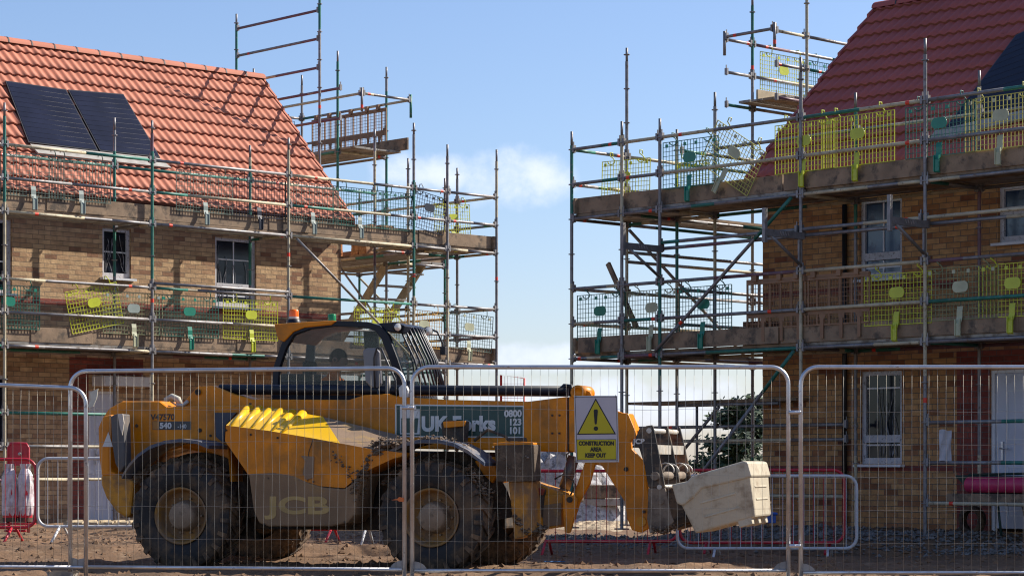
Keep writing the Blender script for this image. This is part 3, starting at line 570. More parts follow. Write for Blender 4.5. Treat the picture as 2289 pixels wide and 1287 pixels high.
def guard(P, top, U, wd, mt, pm, label, tilt=0., h=.64, style='wire', clipm=None, pat=None, lean=0.):
    """origin at the middle of the top edge; local x along the rail, z up, -y outward"""
    r = empty('brick_guard', P, label, 'brick guard', grp); out_ = U.cross(Z)
    if out_.y > 0: out_ = -out_
    Xa = -U if (Z.cross(U)).dot(-out_) < 0 else U
    M = Matrix((Xa, -out_, Z)).transposed().to_4x4(); r.matrix_world = Matrix.Translation(P) @ M @ Matrix.Rotation(tilt, 4, 'Y') @ Matrix.Rotation(lean, 4, 'X')
    X, Y = V((1, 0, 0)), V((0, 1, 0)); mb = MB(); hw = wd/2; rr = .0032
    def wv(x, r_=rr): mb.box((x, 0, -h/2), X, Y, Z, r_*2, r_*2, h)
    def wh(z, r_=rr): mb.box((0, -.006, z), X, Y, Z, wd, r_*2, r_*2)
    if style == 'wire':
        n = int(wd/.055)
        for i in range(n+1): wv(-hw+wd*i/n, rr*1.5 if i in (0, n) else rr)
        n = int(h/.06)
        for i in range(n+1): wh(-h*i/n, rr*1.5 if i in (0, n) else rr)
        mb.build('mesh_panel', mt, r, flip=False)
        for x in (-hw*.62, hw*.62):
            hk = MB(); hk.tube([(x+.07*cos(a), 0, .0+.05*sin(a)) for a in [pi+pi*k/6 for k in range(7)]]+[(x+.05, -.02, .04), (x+.02, -.05, .07), (x, -.03, .12), (x, .02, .12), (x, .03, .07)], .008, 6)
            hk.build('hook', mt, r)
        for x in (-hw*.86, -hw*.2, hw*.2, hw*.86):
            bb = MB(); bb.box((x, -.004, -.05), X, Y, Z, .045, .012, .045); bb.build('eyelet', pm if pm else mt, r)
    else:
        for i in range(int(wd/.045)+1): wv(-hw+wd*i/int(wd/.045), .003)
        for x in [-hw, -hw*.62, -hw*.24, hw*.1, hw*.45, hw*.78, hw]: wv(x, .011)
        for z in (0, -.03): wh(z-.01, .018)
        n = int(h/.055)
        for i in range(n+1): wh(-h*i/n, .003 if i < n else .01)
        mb.box((0, -.008, -h*.72), X, Y, Z, wd, .012, .09)
        for x in (-hw*.45, hw*.15, hw*.7): mb.add([(x-.06, -.012, -h*.78), (x+.05, -.012, -h*.78), (x+.02, -.014, -h*1.0), (x-.02, -.014, -h*1.0)], [(0, 1, 2, 3)]); mb.box((x, -.02, -h*1.08), X, Y, Z, .05, .012, .26)
        mb.build('mesh_panel', mt, r, flip=False); 
        for x in (-hw*.7, hw*.1, hw*.65): tp = MB(); tp.box((x, -.02, .03), X, Y, Z, .07, .06, .11); tp.build('hook', mt, r)
    if pm and style == 'wire':
        o = MB(); o.prism([((.115 if abs(cos(a)) > .1 else .0)*0+(.055 if cos(a) > 0 else -.055)+.062*cos(a), -.016, -.24+.07*sin(a)) for a in [2*pi*k/20 for k in range(20)]], (0, -.008, 0)); o.build('name_plate', pm, r)
    if clipm:
        c = MB(); zs_ = [(-h+.16, -.02), (-h+.10, -.035), (-h+.03, -.035), (-h-.02, -.05), (-h-.06, -.075), (-h-.2, -.075), (-h-.215, -.055)]
        for (z0, y0), (z1, y1) in zip(zs_, zs_[1:]):
            w = .042; c.add([(-w, y0, z0), (w, y0, z0), (w, y1, z1), (-w, y1, z1), (-w, y0+.006, z0), (w, y0+.006, z0), (w, y1+.006, z1), (-w, y1+.006, z1)], [(0, 1, 2, 3), (4, 5, 6, 7), (0, 3, 7, 4), (1, 2, 6, 5)])
        c.box((-.035, -.075, -h-.1), X, Y, Z, .012, .022, .2); c.box((.035, -.075, -h-.1), X, Y, Z, .012, .022, .2); c.build('clip', clipm, r)
    return r
def gL(px, z, mt, pm, label, wd=1.1, w=.032, **k): s = pxs(px); return guard(PL(s, w, z), z, A, wd, mt, pm, label, **k)
def gR(px, z, mt, pm, label, wd=1.08, v=.032, **k): t = pxt(px); return guard(PR(t, v, z), z, B, wd, mt, pm, label, **k)
zu = 5.86-.10; zw = 3.86-.10
gL(75, zu, ggr, None, 'grey green mesh guard on the left top rail, nearest the left edge', clipm=plate_w)
gL(182, zu, ggr, None, 'grey green mesh guard on the left top rail, second from the left edge', clipm=plate_w)
gL(460, zu, ggr, None, 'grey green mesh guard on the left top rail, right of the gap with no guard', clipm=plate_w)
gL(580, zu, blk, None, 'black mesh guard hung upright on the left top rail in front of the tiles', clipm=blk)
gL(700, zu, ggr, None, 'grey green mesh guard on the left top rail where the roof verge ends', clipm=plate_w)
gL(805, zu, gre, None, 'dark green mesh guard on the left top rail in front of the brick stack', clipm=plate_w)
gL(893, zu, gre, None, 'narrow dark green mesh guard on the left top rail beside the crooked black one', wd=.7)
gL(965, zu+.03, blk, blk, 'black mesh guard hanging crooked near the right end of the left scaffold', wd=.8, tilt=.16)
gL(1060, zu-.02, yel, plate_y, 'lime yellow mesh guard at the top right corner of the left scaffold', wd=.85, tilt=-.06, clipm=plate_y, w=.6)
gL(20, zw, gre, plate_g, 'dark green mesh guard on the left lower lift, cut by the left edge', wd=1.1)
gL(205, zw+.05, yel, plate_y, 'lime yellow mesh guard hanging steeply tilted on the lower lift at left', wd=.95, tilt=-.22)
gL(300, zw, olv, plate_w, 'faded olive mesh guard with a grey plate on the lower lift of the left scaffold', clipm=plate_p)
gL(425, zw, gre, plate_g, 'dark green mesh guard with green plate and clip on the lower lift at left', clipm=plate_g, wd=1.15)
gL(563, zw, yel, plate_y, 'lime yellow mesh guard with oval plate on the lower lift, left of the beacon', clipm=plate_y, wd=1.1)
gL(845, zw, yel, plate_y, 'lime yellow mesh guard on the left lower lift above the cab roof', wd=1.0)
gL(950, zw, org, plate_p, 'amber mesh guard on the left lower lift behind the cab screen', wd=.85, tilt=.03)
gL(1052, zw, ggr, plate_p, 'grey green mesh guard with pale plate at the lower right corner of the left scaffold', wd=1.15, tilt=.07, clipm=plate_p)
yu = 5.6-.08; yw = 3.6-.10
gR(1345, yu-.08, yel, plate_y, 'lime yellow mesh guard at the left end of the right scaffold top lift', wd=.95, v=.5, tilt=.03)
gR(1430, yu-.12, yel, None, 'thin lime mesh guard behind the second post of the right scaffold top lift', wd=.6, v=1.1)
gR(1540, yu, gre, plate_g, 'dark green mesh guard with oval plate on the right top lift, against the sky', clipm=plate_g, wd=1.02)
gR(1655, yu-.05, yel2, plate_p, 'pale cream mesh guard hanging diagonally askew on the right scaffold top lift', tilt=.55, wd=1.0, clipm=plate_p)
gR(1795, yu+.02, yel, plate_y, 'lime yellow mesh guard across the green post at the verge of the red roof', clipm=plate_y, wd=1.0)
gR(1915, yu+.02, yel, plate_y, 'lime yellow mesh guard in front of the red roof, overlapping its left neighbour', clipm=plate_y, wd=1.15)
gR(2098, yu+.02, gre, plate_g, 'dark green mesh guard in front of the red roof beside the solar panel', clipm=plate_g, wd=1.05)
gR(2235, yu+.02, yel2, plate_p, 'dull yellow mesh guard in front of the solar panel of the right house', clipm=plate_p, wd=1.05)
gR(1340, yw, gre, plate_g, 'dark green mesh guard at the left end of the right scaffold lower lift', clipm=plate_g, wd=.95)
gR(1455, yw, olv, plate_p, 'olive mesh guard with pale plate, second from the left on the right lower lift', clipm=plate_p, wd=1.0)
gR(1570, yw, gre, plate_g, 'dark green mesh guard crossed by the diagonal brace on the right lower lift', clipm=plate_g, wd=1.0)
gR(1735, yw+.03, brw, None, 'brown barred mesh guard at the gable corner of the right house', style='slab', wd=1.05)
gR(1868, yw+.03, brw, None, 'brown barred mesh guard against the brick wall, left of the yellow one', style='slab', wd=1.05)
gR(2003, yw-.02, yel, plate_y, 'lime yellow mesh guard under the blue window of the right house', clipm=plate_y, wd=1.05)
gR(2145, yw, olv, plate_p, 'olive mesh guard with pale plate right of the tall post on the right lower lift', clipm=plate_p, wd=1.1)
gR(2262, yw, yel, plate_y, 'lime yellow mesh guard cut by the right edge on the lower lift', clipm=plate_y, wd=1.0)
gv = lambda P, u, v, z, U_, *a, **k: guard(P(u, v, z), z, U_, *a, **k)
gv(PR, to[5]+.03, 4.72, 7.52, A, 1.1, yel, plate_y, 'lime yellow mesh guard high on the gable platform of the right scaffold', clipm=None)
gv(PR, to[5]+.03, 5.85, 7.52, A, 1.1, gre, plate_g, 'dark green mesh guard high on the right gable platform, half behind the roof', clipm=None)
gv(PL, so_[6]-.04, 3.6, 7.78, B, 1.2, brw, None, 'brown barred mesh guard high on the left gable platform, nearer end', style='slab')
gv(PL, so_[6]-.04, 4.72, 7.78, B, 1.0, brw, None, 'brown barred mesh guard high on the left gable platform, nearer the roof', style='slab')
gv(PL, so_[5]+.5, 5.55, 7.78, A, .9, blk, None, 'small black mesh guard behind the roof verge of the left house')
# ---------------------------------------------------------------- telehandler (local: x forward, y to its left, z up; camera sees its right side, y<0)
TH = radians(18)
HX = V((cos(TH), -sin(TH), 0)); HY = V((sin(TH), cos(TH), 0))
MO = V((-3.075, 25.29, 0))
tele = empty('telehandler', MO, 'muddy yellow telehandler with a black cab parked behind the mesh fence', 'telehandler', None, rz=-TH)
def m(px, py, y):
    r = ray(px, py); T = (y+MO.dot(HY))/r.dot(HY); P = r*T+Z*EYE-MO; return V((P.dot(HX), y, P.z))
def shp(pts, y, th, name, mt, parent=tele, bevel=.012):
    mb = MB(); mb.prism([m(px, py, y) for px, py in pts], (0, th, 0)); return mb.build(name, mt, parent, bevel=bevel)
Xv, Yv = V((1, 0, 0)), V((0, 1, 0))
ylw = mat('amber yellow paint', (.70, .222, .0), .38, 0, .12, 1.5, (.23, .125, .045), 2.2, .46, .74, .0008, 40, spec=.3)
yl_sun = mat('yellow paint with painted sunlight', (.80, .46, .006), .35, 0, .08, 1.5, (.5, .30, .03), 3, .66, .8, coat=.3)  # machine yellow made brighter, sunlight painted into the cover top and louvres
ydt = mat('mud splashed yellow paint', (.58, .24, .01), .6, 0, .15, 2, (.24, .135, .065), 3.2, .45, .62, .002, 60)
ybr = mat('dried mud film', (.22, .145, .09), .85, 0, .2, 2, (.36, .22, .06), 3.5, .55, .75, .002, 50)
mudb0 = mat('muddy arch liner', (.05, .035, .024), .95, 0, .4, 4, (.11, .075, .05), 6, .5, .62, .01, 25)
drk = mat('dirty dark underframe', (.045, .035, .028), .8, 0, .35, 5, MUD, 5, .45, .6, .004, 30)
nav = mat('navy black cab paint', (.005, .007, .015), .45, 0, .2, 3, spec=.35)
gre_b = mat('dark green board', (.012, .055, .048), .4, 0, .1, 3); wh_t = mat('off white lettering', (.62, .62, .60), .5, 0, .08, 6); drk_t = mat('brown black lettering', (.05, .03, .02), .5, 0, .1, 5)
rub = mat('muddy tyre rubber', (.032, .023, .018), .85, 0, .4, 4, (.18, .11, .06), 5.5, .40, .60, .010, 30)
rubs = mat('tyre side rubber', (.017, .015, .015), .75, 0, .4, 2, (.11, .07, .04), 3.2, .44, .60, .004, 50)
rim = mat('muddy yellow rim', (.36, .17, .02), .7, 0, .25, 3, (.20, .125, .07), 4.5, .34, .54, .002, 60); hubm = mat('dusty hub', (.27, .19, .125), .85, 0, .15, 6, (.16, .11, .07), 9, .5, .65, .002, 60)
gryp = mat('grey plastic', (.085, .08, .08), .6, 0, .2, 4, (.17, .13, .10), 5, .5, .7); slv = mat('worn pale steel', (.50, .47, .42), .5, .3, .2, 8, (.25, .19, .13), 9, .52, .66)
# wheels
def wheel(x, y, side, steer=0.):
    R = .575; Wd = .40; o = bpy.data.objects.new('wheel', None); SC.collection.objects.link(o); o.parent = tele; o.location = (x, y, R-.03); o.rotation_euler = (0, 0, steer)
    ax = (0, side, 0); t = MB().mat(rub)
    t.lathe((0, 0, 0), ax, [(-.17, .30), (-.195, .40), (-.2, .50), (-.17, .545), (0, .553), (.17, .545)], 64); t.mat(rubs)
    t.lathe((0, 0, 0), ax, [(.17, .545), (.2, .50), (.208, .43), (.2, .36), (.175, .305), (.15, .285)], 64)
    t.mat(rub); n = 22
    for i in range(n):
        for sg in (-1, 1):
            a0 = 2*pi*(i+.5*(sg > 0))/n; vs = []
            for yy_, da, r0 in ((sg*.0, 0, .553), (sg*.19, .20, .53)):
                for w_ in (-.045, .045):
                    for rr_ in (r0-.01, R+.005 if yy_ == 0 else R-.012): a = a0+da+w_; vs.append((rr_*cos(a), yy_, rr_*sin(a)))
            t.add(vs, [(0, 1, 3, 2), (4, 5, 7, 6), (0, 1, 5, 4), (2, 3, 7, 6), (1, 3, 7, 5), (0, 2, 6, 4)])
            aa = a0+.20; vs = []
            for yy_, r0, r1 in ((sg*.185, .50, R-.012), (sg*.212, .465, R-.03)):
                for w_ in (-.042, .042):
                    for rr_ in (r0, r1): vs.append((rr_*cos(aa+w_), yy_, rr_*sin(aa+w_)))
            t.add(vs, [(0, 1, 3, 2), (4, 5, 7, 6), (0, 1, 5, 4), (2, 3, 7, 6), (1, 3, 7, 5), (0, 2, 6, 4)])
    t.build('tyre', None, o, flip=False)
    r_ = MB(); r_.lathe((0, 0, 0), ax, [(.15, .285), (.183, .297), (.188, .284), (.165, .270), (.06, .255), (.03, .235), (.045, .215), (.03, .19), (.05, .165), (.05, .0)], 48); r_.build('rim', rim, o, flip=False)
    h_ = MB(); h_.lathe((0, 0, 0), ax, [(.05, .165), (.12, .150), (.165, .140), (.185, .125), (.19, .0)], 32); h_.build('hub', hubm, o, flip=False)
    if side < 0:
        for i in range(10): a = 2*pi*i/10; b_ = MB(); b_.cyl((.182*cos(a), side*.04, .182*sin(a)), (.182*cos(a), side*.075, .182*sin(a)), .012, n=6); b_.build('wheel_nut', hubm, o)
wheel(0, -.95, -1, .0); wheel(2.75, -.95, -1, -.0); wheel(0, .95, 1, .0); wheel(2.75, .95, 1, 0)
# underframe
mb = MB(); mb.abox(-.55, 3.3, -.42, .42, .42, .78); mb.build('underframe', drk, tele, bevel=.03)
mb = MB(); mb.cyl((0, -.8, .55), (0, .8, .55), .13, n=12); mb.cyl((2.75, -.8, .55), (2.75, .8, .55), .13, n=12); mb.build('axle', drk, tele)
# rear body and counterweight
shp([(560, 1000), (1085, 1010), (1105, 1060), (1105, 1180), (860, 1184), (560, 1182)], -.5, 1.0, 'chassis', drk)
shp([(219, 965), (226, 935), (242, 912), (272, 896), (356, 896), (372, 908), (560, 905), (600, 1000), (545, 1080), (505, 1050), (470, 1015), (400, 1000), (330, 1020), (290, 1068), (262, 1075), (240, 1040)], -.62, 1.24, 'rear_body', ylw, bevel=.03)
shp([(223, 1062), (262, 1058), (300, 1075), (292, 1150), (283, 1158), (258, 1142), (236, 1112), (226, 1085)], -.80, 1.6, 'counterweight', ydt, bevel=.03)
shp([(218, 955), (228, 930), (250, 925), (246, 1050), (268, 1062), (226, 1066), (220, 1020)], -.80, 1.6, 'rear_corner', ylw, bevel=.03)
shp([(247, 930), (262, 924), (275, 925), (277, 960), (279, 1040), (268, 1056), (257, 1035), (250, 990)], -.93, .16, 'rear_lamp_housing', gryp, bevel=.012)
shp([(263, 925), (274, 924), (277, 945), (273, 972), (268, 955)], -.945, .012, 'reflector_strip', mat('pale worn edge', (.55, .48, .40), .6, 0, .2, 12), bevel=0)
mb = MB(); mb.tube([m(375, 905, -.3), m(372, 893, -.3), m(385, 886, -.3), m(398, 892, -.3), m(402, 905, -.3)], .035, 8); mb.build('hydraulic_hose', mat('dusty pale hose', (.42, .40, .33), .7, 0, .3, 9), tele)
mb = MB(); mb.tube([m(395, 905, -.45), m(408, 906, -.45), m(420, 896, -.45)], .02, 8); mb.build('hydraulic_hose', slv, tele)
# mudguards
for wx in (0, 2.75):
    mb = MB(); mb.prism([V((wx+.70*cos(a), -.67, .545+.66*sin(a))) for a in [pi*k/16 for k in range(17)]]+[V((wx+.70, -.67, .3)), V((wx-.70, -.67, .3))], (0, .04, 0)) ; mb.build('wheel_arch_liner', mudb0, tele)
def arch(pts, y0, y1, th, mt, name='mudguard'):
    mb = MB(); P = [m(a, b, y0) for a, b in pts]; vs = []
    for p in P: vs += [(p.x, y0, p.z), (p.x, y1, p.z), (p.x, y1, p.z-th), (p.x, y0, p.z-th)]
    n = len(P); fs = [(4*i+k, 4*i+(k+1) % 4, 4*i+4+(k+1) % 4, 4*i+4+k) for i in range(n-1) for k in range(4)]+[(0, 1, 2, 3), (4*n-4, 4*n-3, 4*n-2, 4*n-1)]
    return mb.add(vs, fs, False).build(name, mt, tele)
mg = mat('blue grey plastic mudguard', (.055, .07, .11), .5, 0, .25, 4, (.21, .17, .14), 4, .48, .62, .001, 40)
arch([(272, 1062), (288, 1036), (308, 1014), (335, 995), (368, 984), (405, 980), (440, 984), (466, 995)], -1.12, -.65, .035, mg)
arch([(850, 1030), (870, 1006), (900, 990), (935, 982), (975, 981), (1015, 990), (1045, 1005), (1068, 1022), (1082, 1033)], -1.14, -.65, .035, mg)
mudb = mat('caked mud', (.13, .085, .052), .95, 0, .35, 9, (.30, .22, .16), 11, .52, .66, .01, 30)
def mudpile(pts, y, n, r, name='caked_mud', sd=1):
    mb = MB(); rg = random.Random(sd); P = [m(a, b, y) for a, b in pts]
    for i in range(n):
        a = rg.random()*(len(P)-1); k = int(a); p = P[k].lerp(P[min(k+1, len(P)-1)], a-k); c = p+V((rg.gauss(0, .02), rg.uniform(-.02, .2), rg.gauss(0, .018))); rr = r*rg.uniform(.5, 1.3)
        ph = [V((rg.uniform(.7, 1.2), 0, 0)), V((-rg.uniform(.7, 1.2), 0, 0)), V((0, .9, 0)), V((0, -.9, 0)), V((0, 0, rg.uniform(.5, .9))), V((0, 0, -.6))]
        mb.add([c+v*rr for v in ph], [(0, 2, 4), (2, 1, 4), (1, 3, 4), (3, 0, 4), (2, 0, 5), (1, 2, 5), (3, 1, 5), (0, 3, 5)])
    return tag(mb.build(name, mudb, tele, flip=False), kind='stuff')
mudpile([(905, 990), (950, 981), (1000, 987), (1035, 1002)], -1.08, 160, .022, sd=2); mudpile([(790, 1100), (805, 1060), (830, 1020), (860, 995), (890, 985)], -1.18, 420, .028, sd=3); mudpile([(1045, 1045), (1062, 1075), (1083, 1105)], -1.1, 130, .022, sd=4)
mudpile([(820, 1000), (850, 985), (880, 990)], -1.1, 160, .024, sd=5); mudpile([(300, 1075), (330, 1050), (380, 1035), (440, 1030), (480, 1050), (510, 1100)], -.9, 500, .04, sd=6); mudpile([(860, 1080), (900, 1045), (960, 1030), (1020, 1050), (1050, 1090), (1065, 1150)], -.9, 450, .035, sd=7)
# engine cover pod
YO = -1.16; YI = -.62
low = [(505, 950), (600, 962), (700, 979), (760, 990), (830, 1003), (905, 1012)]; top = [(546, 912), (618, 912), (682, 924), (722, 931), (800, 950), (893, 972)]
mb = MB().mat(yl_sun); Lw = [m(a, b, YO) for a, b in low]; Tp = [m(a, b, YI) for a, b in top]; n = len(low)
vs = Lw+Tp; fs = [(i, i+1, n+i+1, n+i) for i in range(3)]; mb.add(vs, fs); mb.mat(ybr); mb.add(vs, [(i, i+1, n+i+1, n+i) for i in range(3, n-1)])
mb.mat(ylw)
mid = [(503, 985), (555, 1060), (660, 1068), (716, 1086), (770, 1090), (812, 1055)]; Md = [m(a, b, YO) for a, b in mid]
side = Lw+Md[::-1]; mb.prism(side, (0, .5, 0)); 
mb.mat(ydt); mb.prism([m(a, b, YO+.004) for a, b in [(812, 1055), (770, 1090), (790, 1010), (905, 1012), (896, 1020), (850, 1032)]][::-1], (0, .45, 0))
mb.add([Lw[0], Tp[0], (Tp[0].x, YI, .9), (Lw[0].x+.05, YO, .9)], [(0, 1, 2, 3)])
mb.build('engine_cover', None, tele)
mb = MB(); mb.prism([m(a, b, YO-.01) for a, b in [(555, 1058), (610, 1055), (655, 1062), (690, 1078), (722, 1088), (770, 1092), (812, 1060), (800, 1100), (792, 1150), (776, 1168), (740, 1176), (600, 1176), (578, 1168), (566, 1140)]], (0, .5, 0))
mb.build('side_panel', mat('brown grey dusty panel', (.235, .145, .078), .85, 0, .2, 2, (.34, .19, .05), 2.2, .55, .72, .0015, 60), tele, bevel=.02)
for i in range(6):   # louvres
        mb = MB(); pA = m(517+23*i, 949+3*i, YO+.02); pB = m(556+24*i, 914+2.6*i, YI-.02); mb.cyl(pA, pB, .012, .052, 20); mb.lathe(pB, (pB-pA), [(0, .052), (.02, .048), (.04, .034), (.05, 0)], 20); mb.build('louvre', yl_sun, tele)
mb = MB(); mb.prism([m(a, b, YO-.012) for a, b in [(672, 1018), (702, 1020), (700, 1068), (684, 1072), (676, 1058), (682, 1030)]], (0, .03, 0)); mb.build('cover_latch', ybr, tele, bevel=.006)
RX = (pi/2, 0, 0)
def ltr(body, px, py, y, hpx, mt, bold=.0, xs=1., name='lettering', align='LEFT', par=None):
    p = m(px, py, y); return text(body, hpx/216/.70, mt, par or tele, p, RX, name, bold, .001, xs, align)
ltr('JCB', 599, 1146, YO-.013, 36, mat('faded yellow lettering', (.40, .27, .10), .7, 0, .2, 5), .008, 1.85, 'maker_lettering')
ltr('V47570', 337, 938, -.622, 13, drk_t, .003, 1.05, 'number_lettering')
mb = MB(); mb.prism([m(a, b, -.624) for a, b in [(341, 941), (427, 941), (427, 960), (341, 960)]], (0, .004, 0)); mb.build('model_plate', mat('dark grey decal', (.06, .06, .06), .5), tele)
mb = MB(); mb.prism([m(a, b, -.627) for a, b in [(342, 942), (355, 942), (355, 959), (342, 959)]], (0, .003, 0)); mb.build('model_plate_mark', mat('orange decal', (.45, .2, .04), .5), tele)
ltr('540', 357, 956.5, -.630, 12, wh_t, .004, 1.15, 'number_lettering'); ltr('-140', 397, 956.5, -.630, 9, wh_t, .001, .95, 'number_lettering')
mb = MB(); mb.prism([m(a, b, -.806) for a, b in [(242, 965), (229, 998), (252, 998)]], (0, .004, 0)); mb.build('warning_sticker', wh_t, tele)
for a, b, r in ((446, 961, 5), (305, 951, 4), (470, 973, 3)):
    p = m(a, b, -.63); mb = MB(); mb.cyl(p, p+V((0, .01, 0)), r/216); mb.build('bolt', drk, tele)
mb = MB(); mb.prism([m(a, b, -.66) for a, b in [(480, 922), (528, 922), (503, 950), (500, 990), (482, 975)]], (0, .05, 0)); mb.build('side_vent', mat('dark blue grey cover', (.04, .05, .075), .6), tele)
# boom
YB = -.42
shp([(395, 915), (403, 905), (441, 863), (474, 861), (520, 880), (562, 892), (780, 893), (815, 882), (868, 880), (890, 886), (1000, 893), (1180, 897), (1268, 886), (1268, 1010), (1100, 1006), (900, 1002), (600, 1010), (430, 1000)], YB, .34, 'boom', ylw, bevel=.014)
shp([(1271, 886), (1284, 884), (1290, 880), (1300, 1000), (1285, 1010), (1272, 1008)], YB-.02, .38, 'boom_collar', ylw)
shp([(1268, 888), (1272, 888), (1272, 1008), (1268, 1008)], YB+.01, .3, 'boom_gap', drk, bevel=0)
p = m(443, 876, YB-.01); mb = MB(); mb.lathe(p, (0, -1, 0), [(0, .032), (.02, .032), (.02, .018), (.005, .018), (.005, 0)], 20); mb.build('pivot_pin', drk, tele)
mb = MB(); mb.cyl(m(492, 870, YB+.12), m(1270, 874, YB+.12), .055, n=14); mb.build('boom_tube', nav, tele)
mb = MB(); mb.tube([m(1248, 876, YB+.1), m(1262, 862, YB+.1), m(1275, 862, YB+.1), m(1277, 885, YB+.1)], .025, 8); mb.build('hose_guard', nav, tele)
for a, b in ((1235, 928), (1251, 928), (1235, 968), (1251, 968), (1280, 932), (1278, 962)):
    p = m(a, b, YB-.0); mb = MB(); mb.cyl(p+V((0, -.012, 0)), p+V((0, .02, 0)), .012, n=6); mb.build('bolt', drk, tele)
yb = YB-.006
for nm, mt_, pts_, y_ in (('hire_board', wh_t, [(883, 903), (1171, 906), (1171, 978), (883, 976)], yb), ('hire_board_face', gre_b, [(886, 906), (1168, 909), (1168, 975), (886, 973)], yb-.004), ('hire_board_logo', wh_t, [(894, 914), (938, 914), (938, 970), (894, 970)], yb-.008), ('hire_board_logo', gre_b, [(897, 934), (935, 934), (932, 967), (897, 967)], yb-.012)):
    mb = MB(); mb.prism([m(a, b, y_) for a, b in pts_], (0, .004, 0)); mb.build(nm, mt_, tele)
mb = MB(); mb.prism([m(a, b, yb-.014) for a, b in [(912, 917), (935, 916), (924, 942), (919, 942)]], (0, .003, 0)); mb.build('hire_board_logo', wh_t, tele)
ltr('UK Forks', 942, 962, yb-.010, 31, wh_t, .0095, 1.0, 'hire_lettering')
for i, s_ in enumerate(('0800', '123', '101')): ltr(s_, 1166, 930.5+19*i, yb-.010, 14, wh_t, .004, 1.0, 'hire_lettering', 'RIGHT')
# boom head (nose) and carriage
p = m(1293, 877, YB); mb = MB(); mb.lathe(p, (0, -1, 0), [(-.34, .075), (.03, .075), (.03, .045), (.015, .045), (.015, 0)], 24); mb.build('boom_head_pin', ylw, tele)
shp([(1283, 872), (1300, 866), (1320, 876), (1326, 900), (1390, 922), (1404, 924), (1420, 962), (1424, 975), (1410, 985), (1412, 1003), (1438, 1030), (1452, 1120), (1454, 1160), (1448, 1182), (1432, 1190), (1412, 1184), (1402, 1160), (1396, 1120), (1345, 1040), (1300, 1034), (1284, 1010)], YB+.03, .06, 'boom_head', ylw)
shp([(1300, 866), (1326, 900), (1390, 922), (1404, 924), (1420, 962), (1424, 975), (1410, 985), (1412, 1003), (1438, 1030), (1452, 1120), (1454, 1160), (1448, 1182), (1432, 1190), (1412, 1184), (1402, 1160), (1396, 1120), (1345, 1040), (1300, 1034)], YB+.25, .06, 'boom_head', ylw)
mb = MB(); mb.prism([m(a, b, YB+.06) for a, b in [(1393, 925), (1404, 924), (1420, 962), (1412, 975)]], (0, .2, 0)); mb.build('boom_head_plate', ylw, tele)
for a, b, r in ((1418, 985, .014), (1440, 1143, .016), (1400, 1048, .022), (1434, 1165, .05)):
    p = m(a, b, YB+.03); mb = MB(); mb.cyl(p+V((0, -.02, 0)), p, r, n=14); mb.build('pin', drk if r < .04 else ydt, tele)
cpl = mat('black carriage paint', (.02, .016, .014), .5, 0, .2, 4, (.18, .125, .08), 5, .50, .62); 
cpb = mat('mud caked plate', (.20, .155, .115), .8, 0, .25, 5, (.09, .065, .05), 4, .5, .65, .002, 50)
YP = -.85
for i, y in enumerate((YP, YP+.58, YP+1.1)):
    if i == 0:
        shp([(1412, 1000), (1428, 958), (1445, 951), (1459, 949), (1464, 968), (1478, 1040), (1487, 1090), (1449, 1090), (1440, 1040), (1428, 1000)], y, .03, 'carriage_plate', cpl)
        shp([(1449, 1090), (1487, 1090), (1500, 1150), (1506, 1165), (1494, 1180), (1452, 1192), (1446, 1160)], y+.002, .03, 'carriage_plate', cpb)
    else:
        mb = MB(); mb.prism([m(a_, b_, YP)+V((0, y-YP, 0)) for a_, b_ in [(1428, 958), (1445, 951), (1459, 949), (1468, 985), (1484, 1060), (1506, 1165), (1494, 1180), (1452, 1192), (1446, 1040)]], (0, .03, 0)); mb.build('carriage_plate', cpl, tele, bevel=.012)
for a, b, r, mt_ in ((1451, 962, .02, slv), (1474, 1088, .018, slv)):
    mb = MB(); mb.cyl(m(a, b, YP)+V((0, -.01, 0)), m(a, b, YP)+V((0, 1.14, 0)), r*1.3, n=12); mb.build('carriage_bar', mt_, tele)
mb = MB(); q = m(1466, 1004, YP); mb.box(q+V((0, .56, 0)), Xv, Yv, Z, .02, 1.1, .09); mb.build('carriage_plate_label', slv, tele)
for k in (.15, .72):
    mb = MB(); c = m(1480, 1055, YP)+V((0, k, 0)); mb.tube([c+V((.08*cos(a), .02*sin(3*a), .09*sin(a))) for a in [pi*t/8 for t in range(9)]], .008, 6); mb.tube([c+V((.04+.08*cos(a), .05, .08*sin(a))) for a in [pi*t/8 for t in range(9)]], .008, 6); mb.build('carriage_hose', slv, tele)
p = m(1466, 1063, YP); mb = MB(); mb.cyl(p+V((0, -.05, 0)), p+V((0, 1.1, 0)), .042, n=16); mb.build('tilt_pin', cpb, tele)
p = m(1478, 1120, YP); mb = MB(); mb.cyl(p+V((0, -.012, 0)), p+V((0, .02, 0)), .028, n=12); mb.build('pin', cpb, tele)
ltr('JCB', 1416, 991, YP-.004, 10, wh_t, .003, 1.15, 'maker_lettering')
for k in (.2, .8):   # forks
    mb = MB(); a = m(1490, 1172, YP)+V((0, k, 0)); mb.prism([a+V((0, 0, .05)), a+V((0, 0, -.02)), a+V((.85, 0, .20)), a+V((.85, 0, .22))], (0, .12, 0)); mb.build('fork', drk, tele)
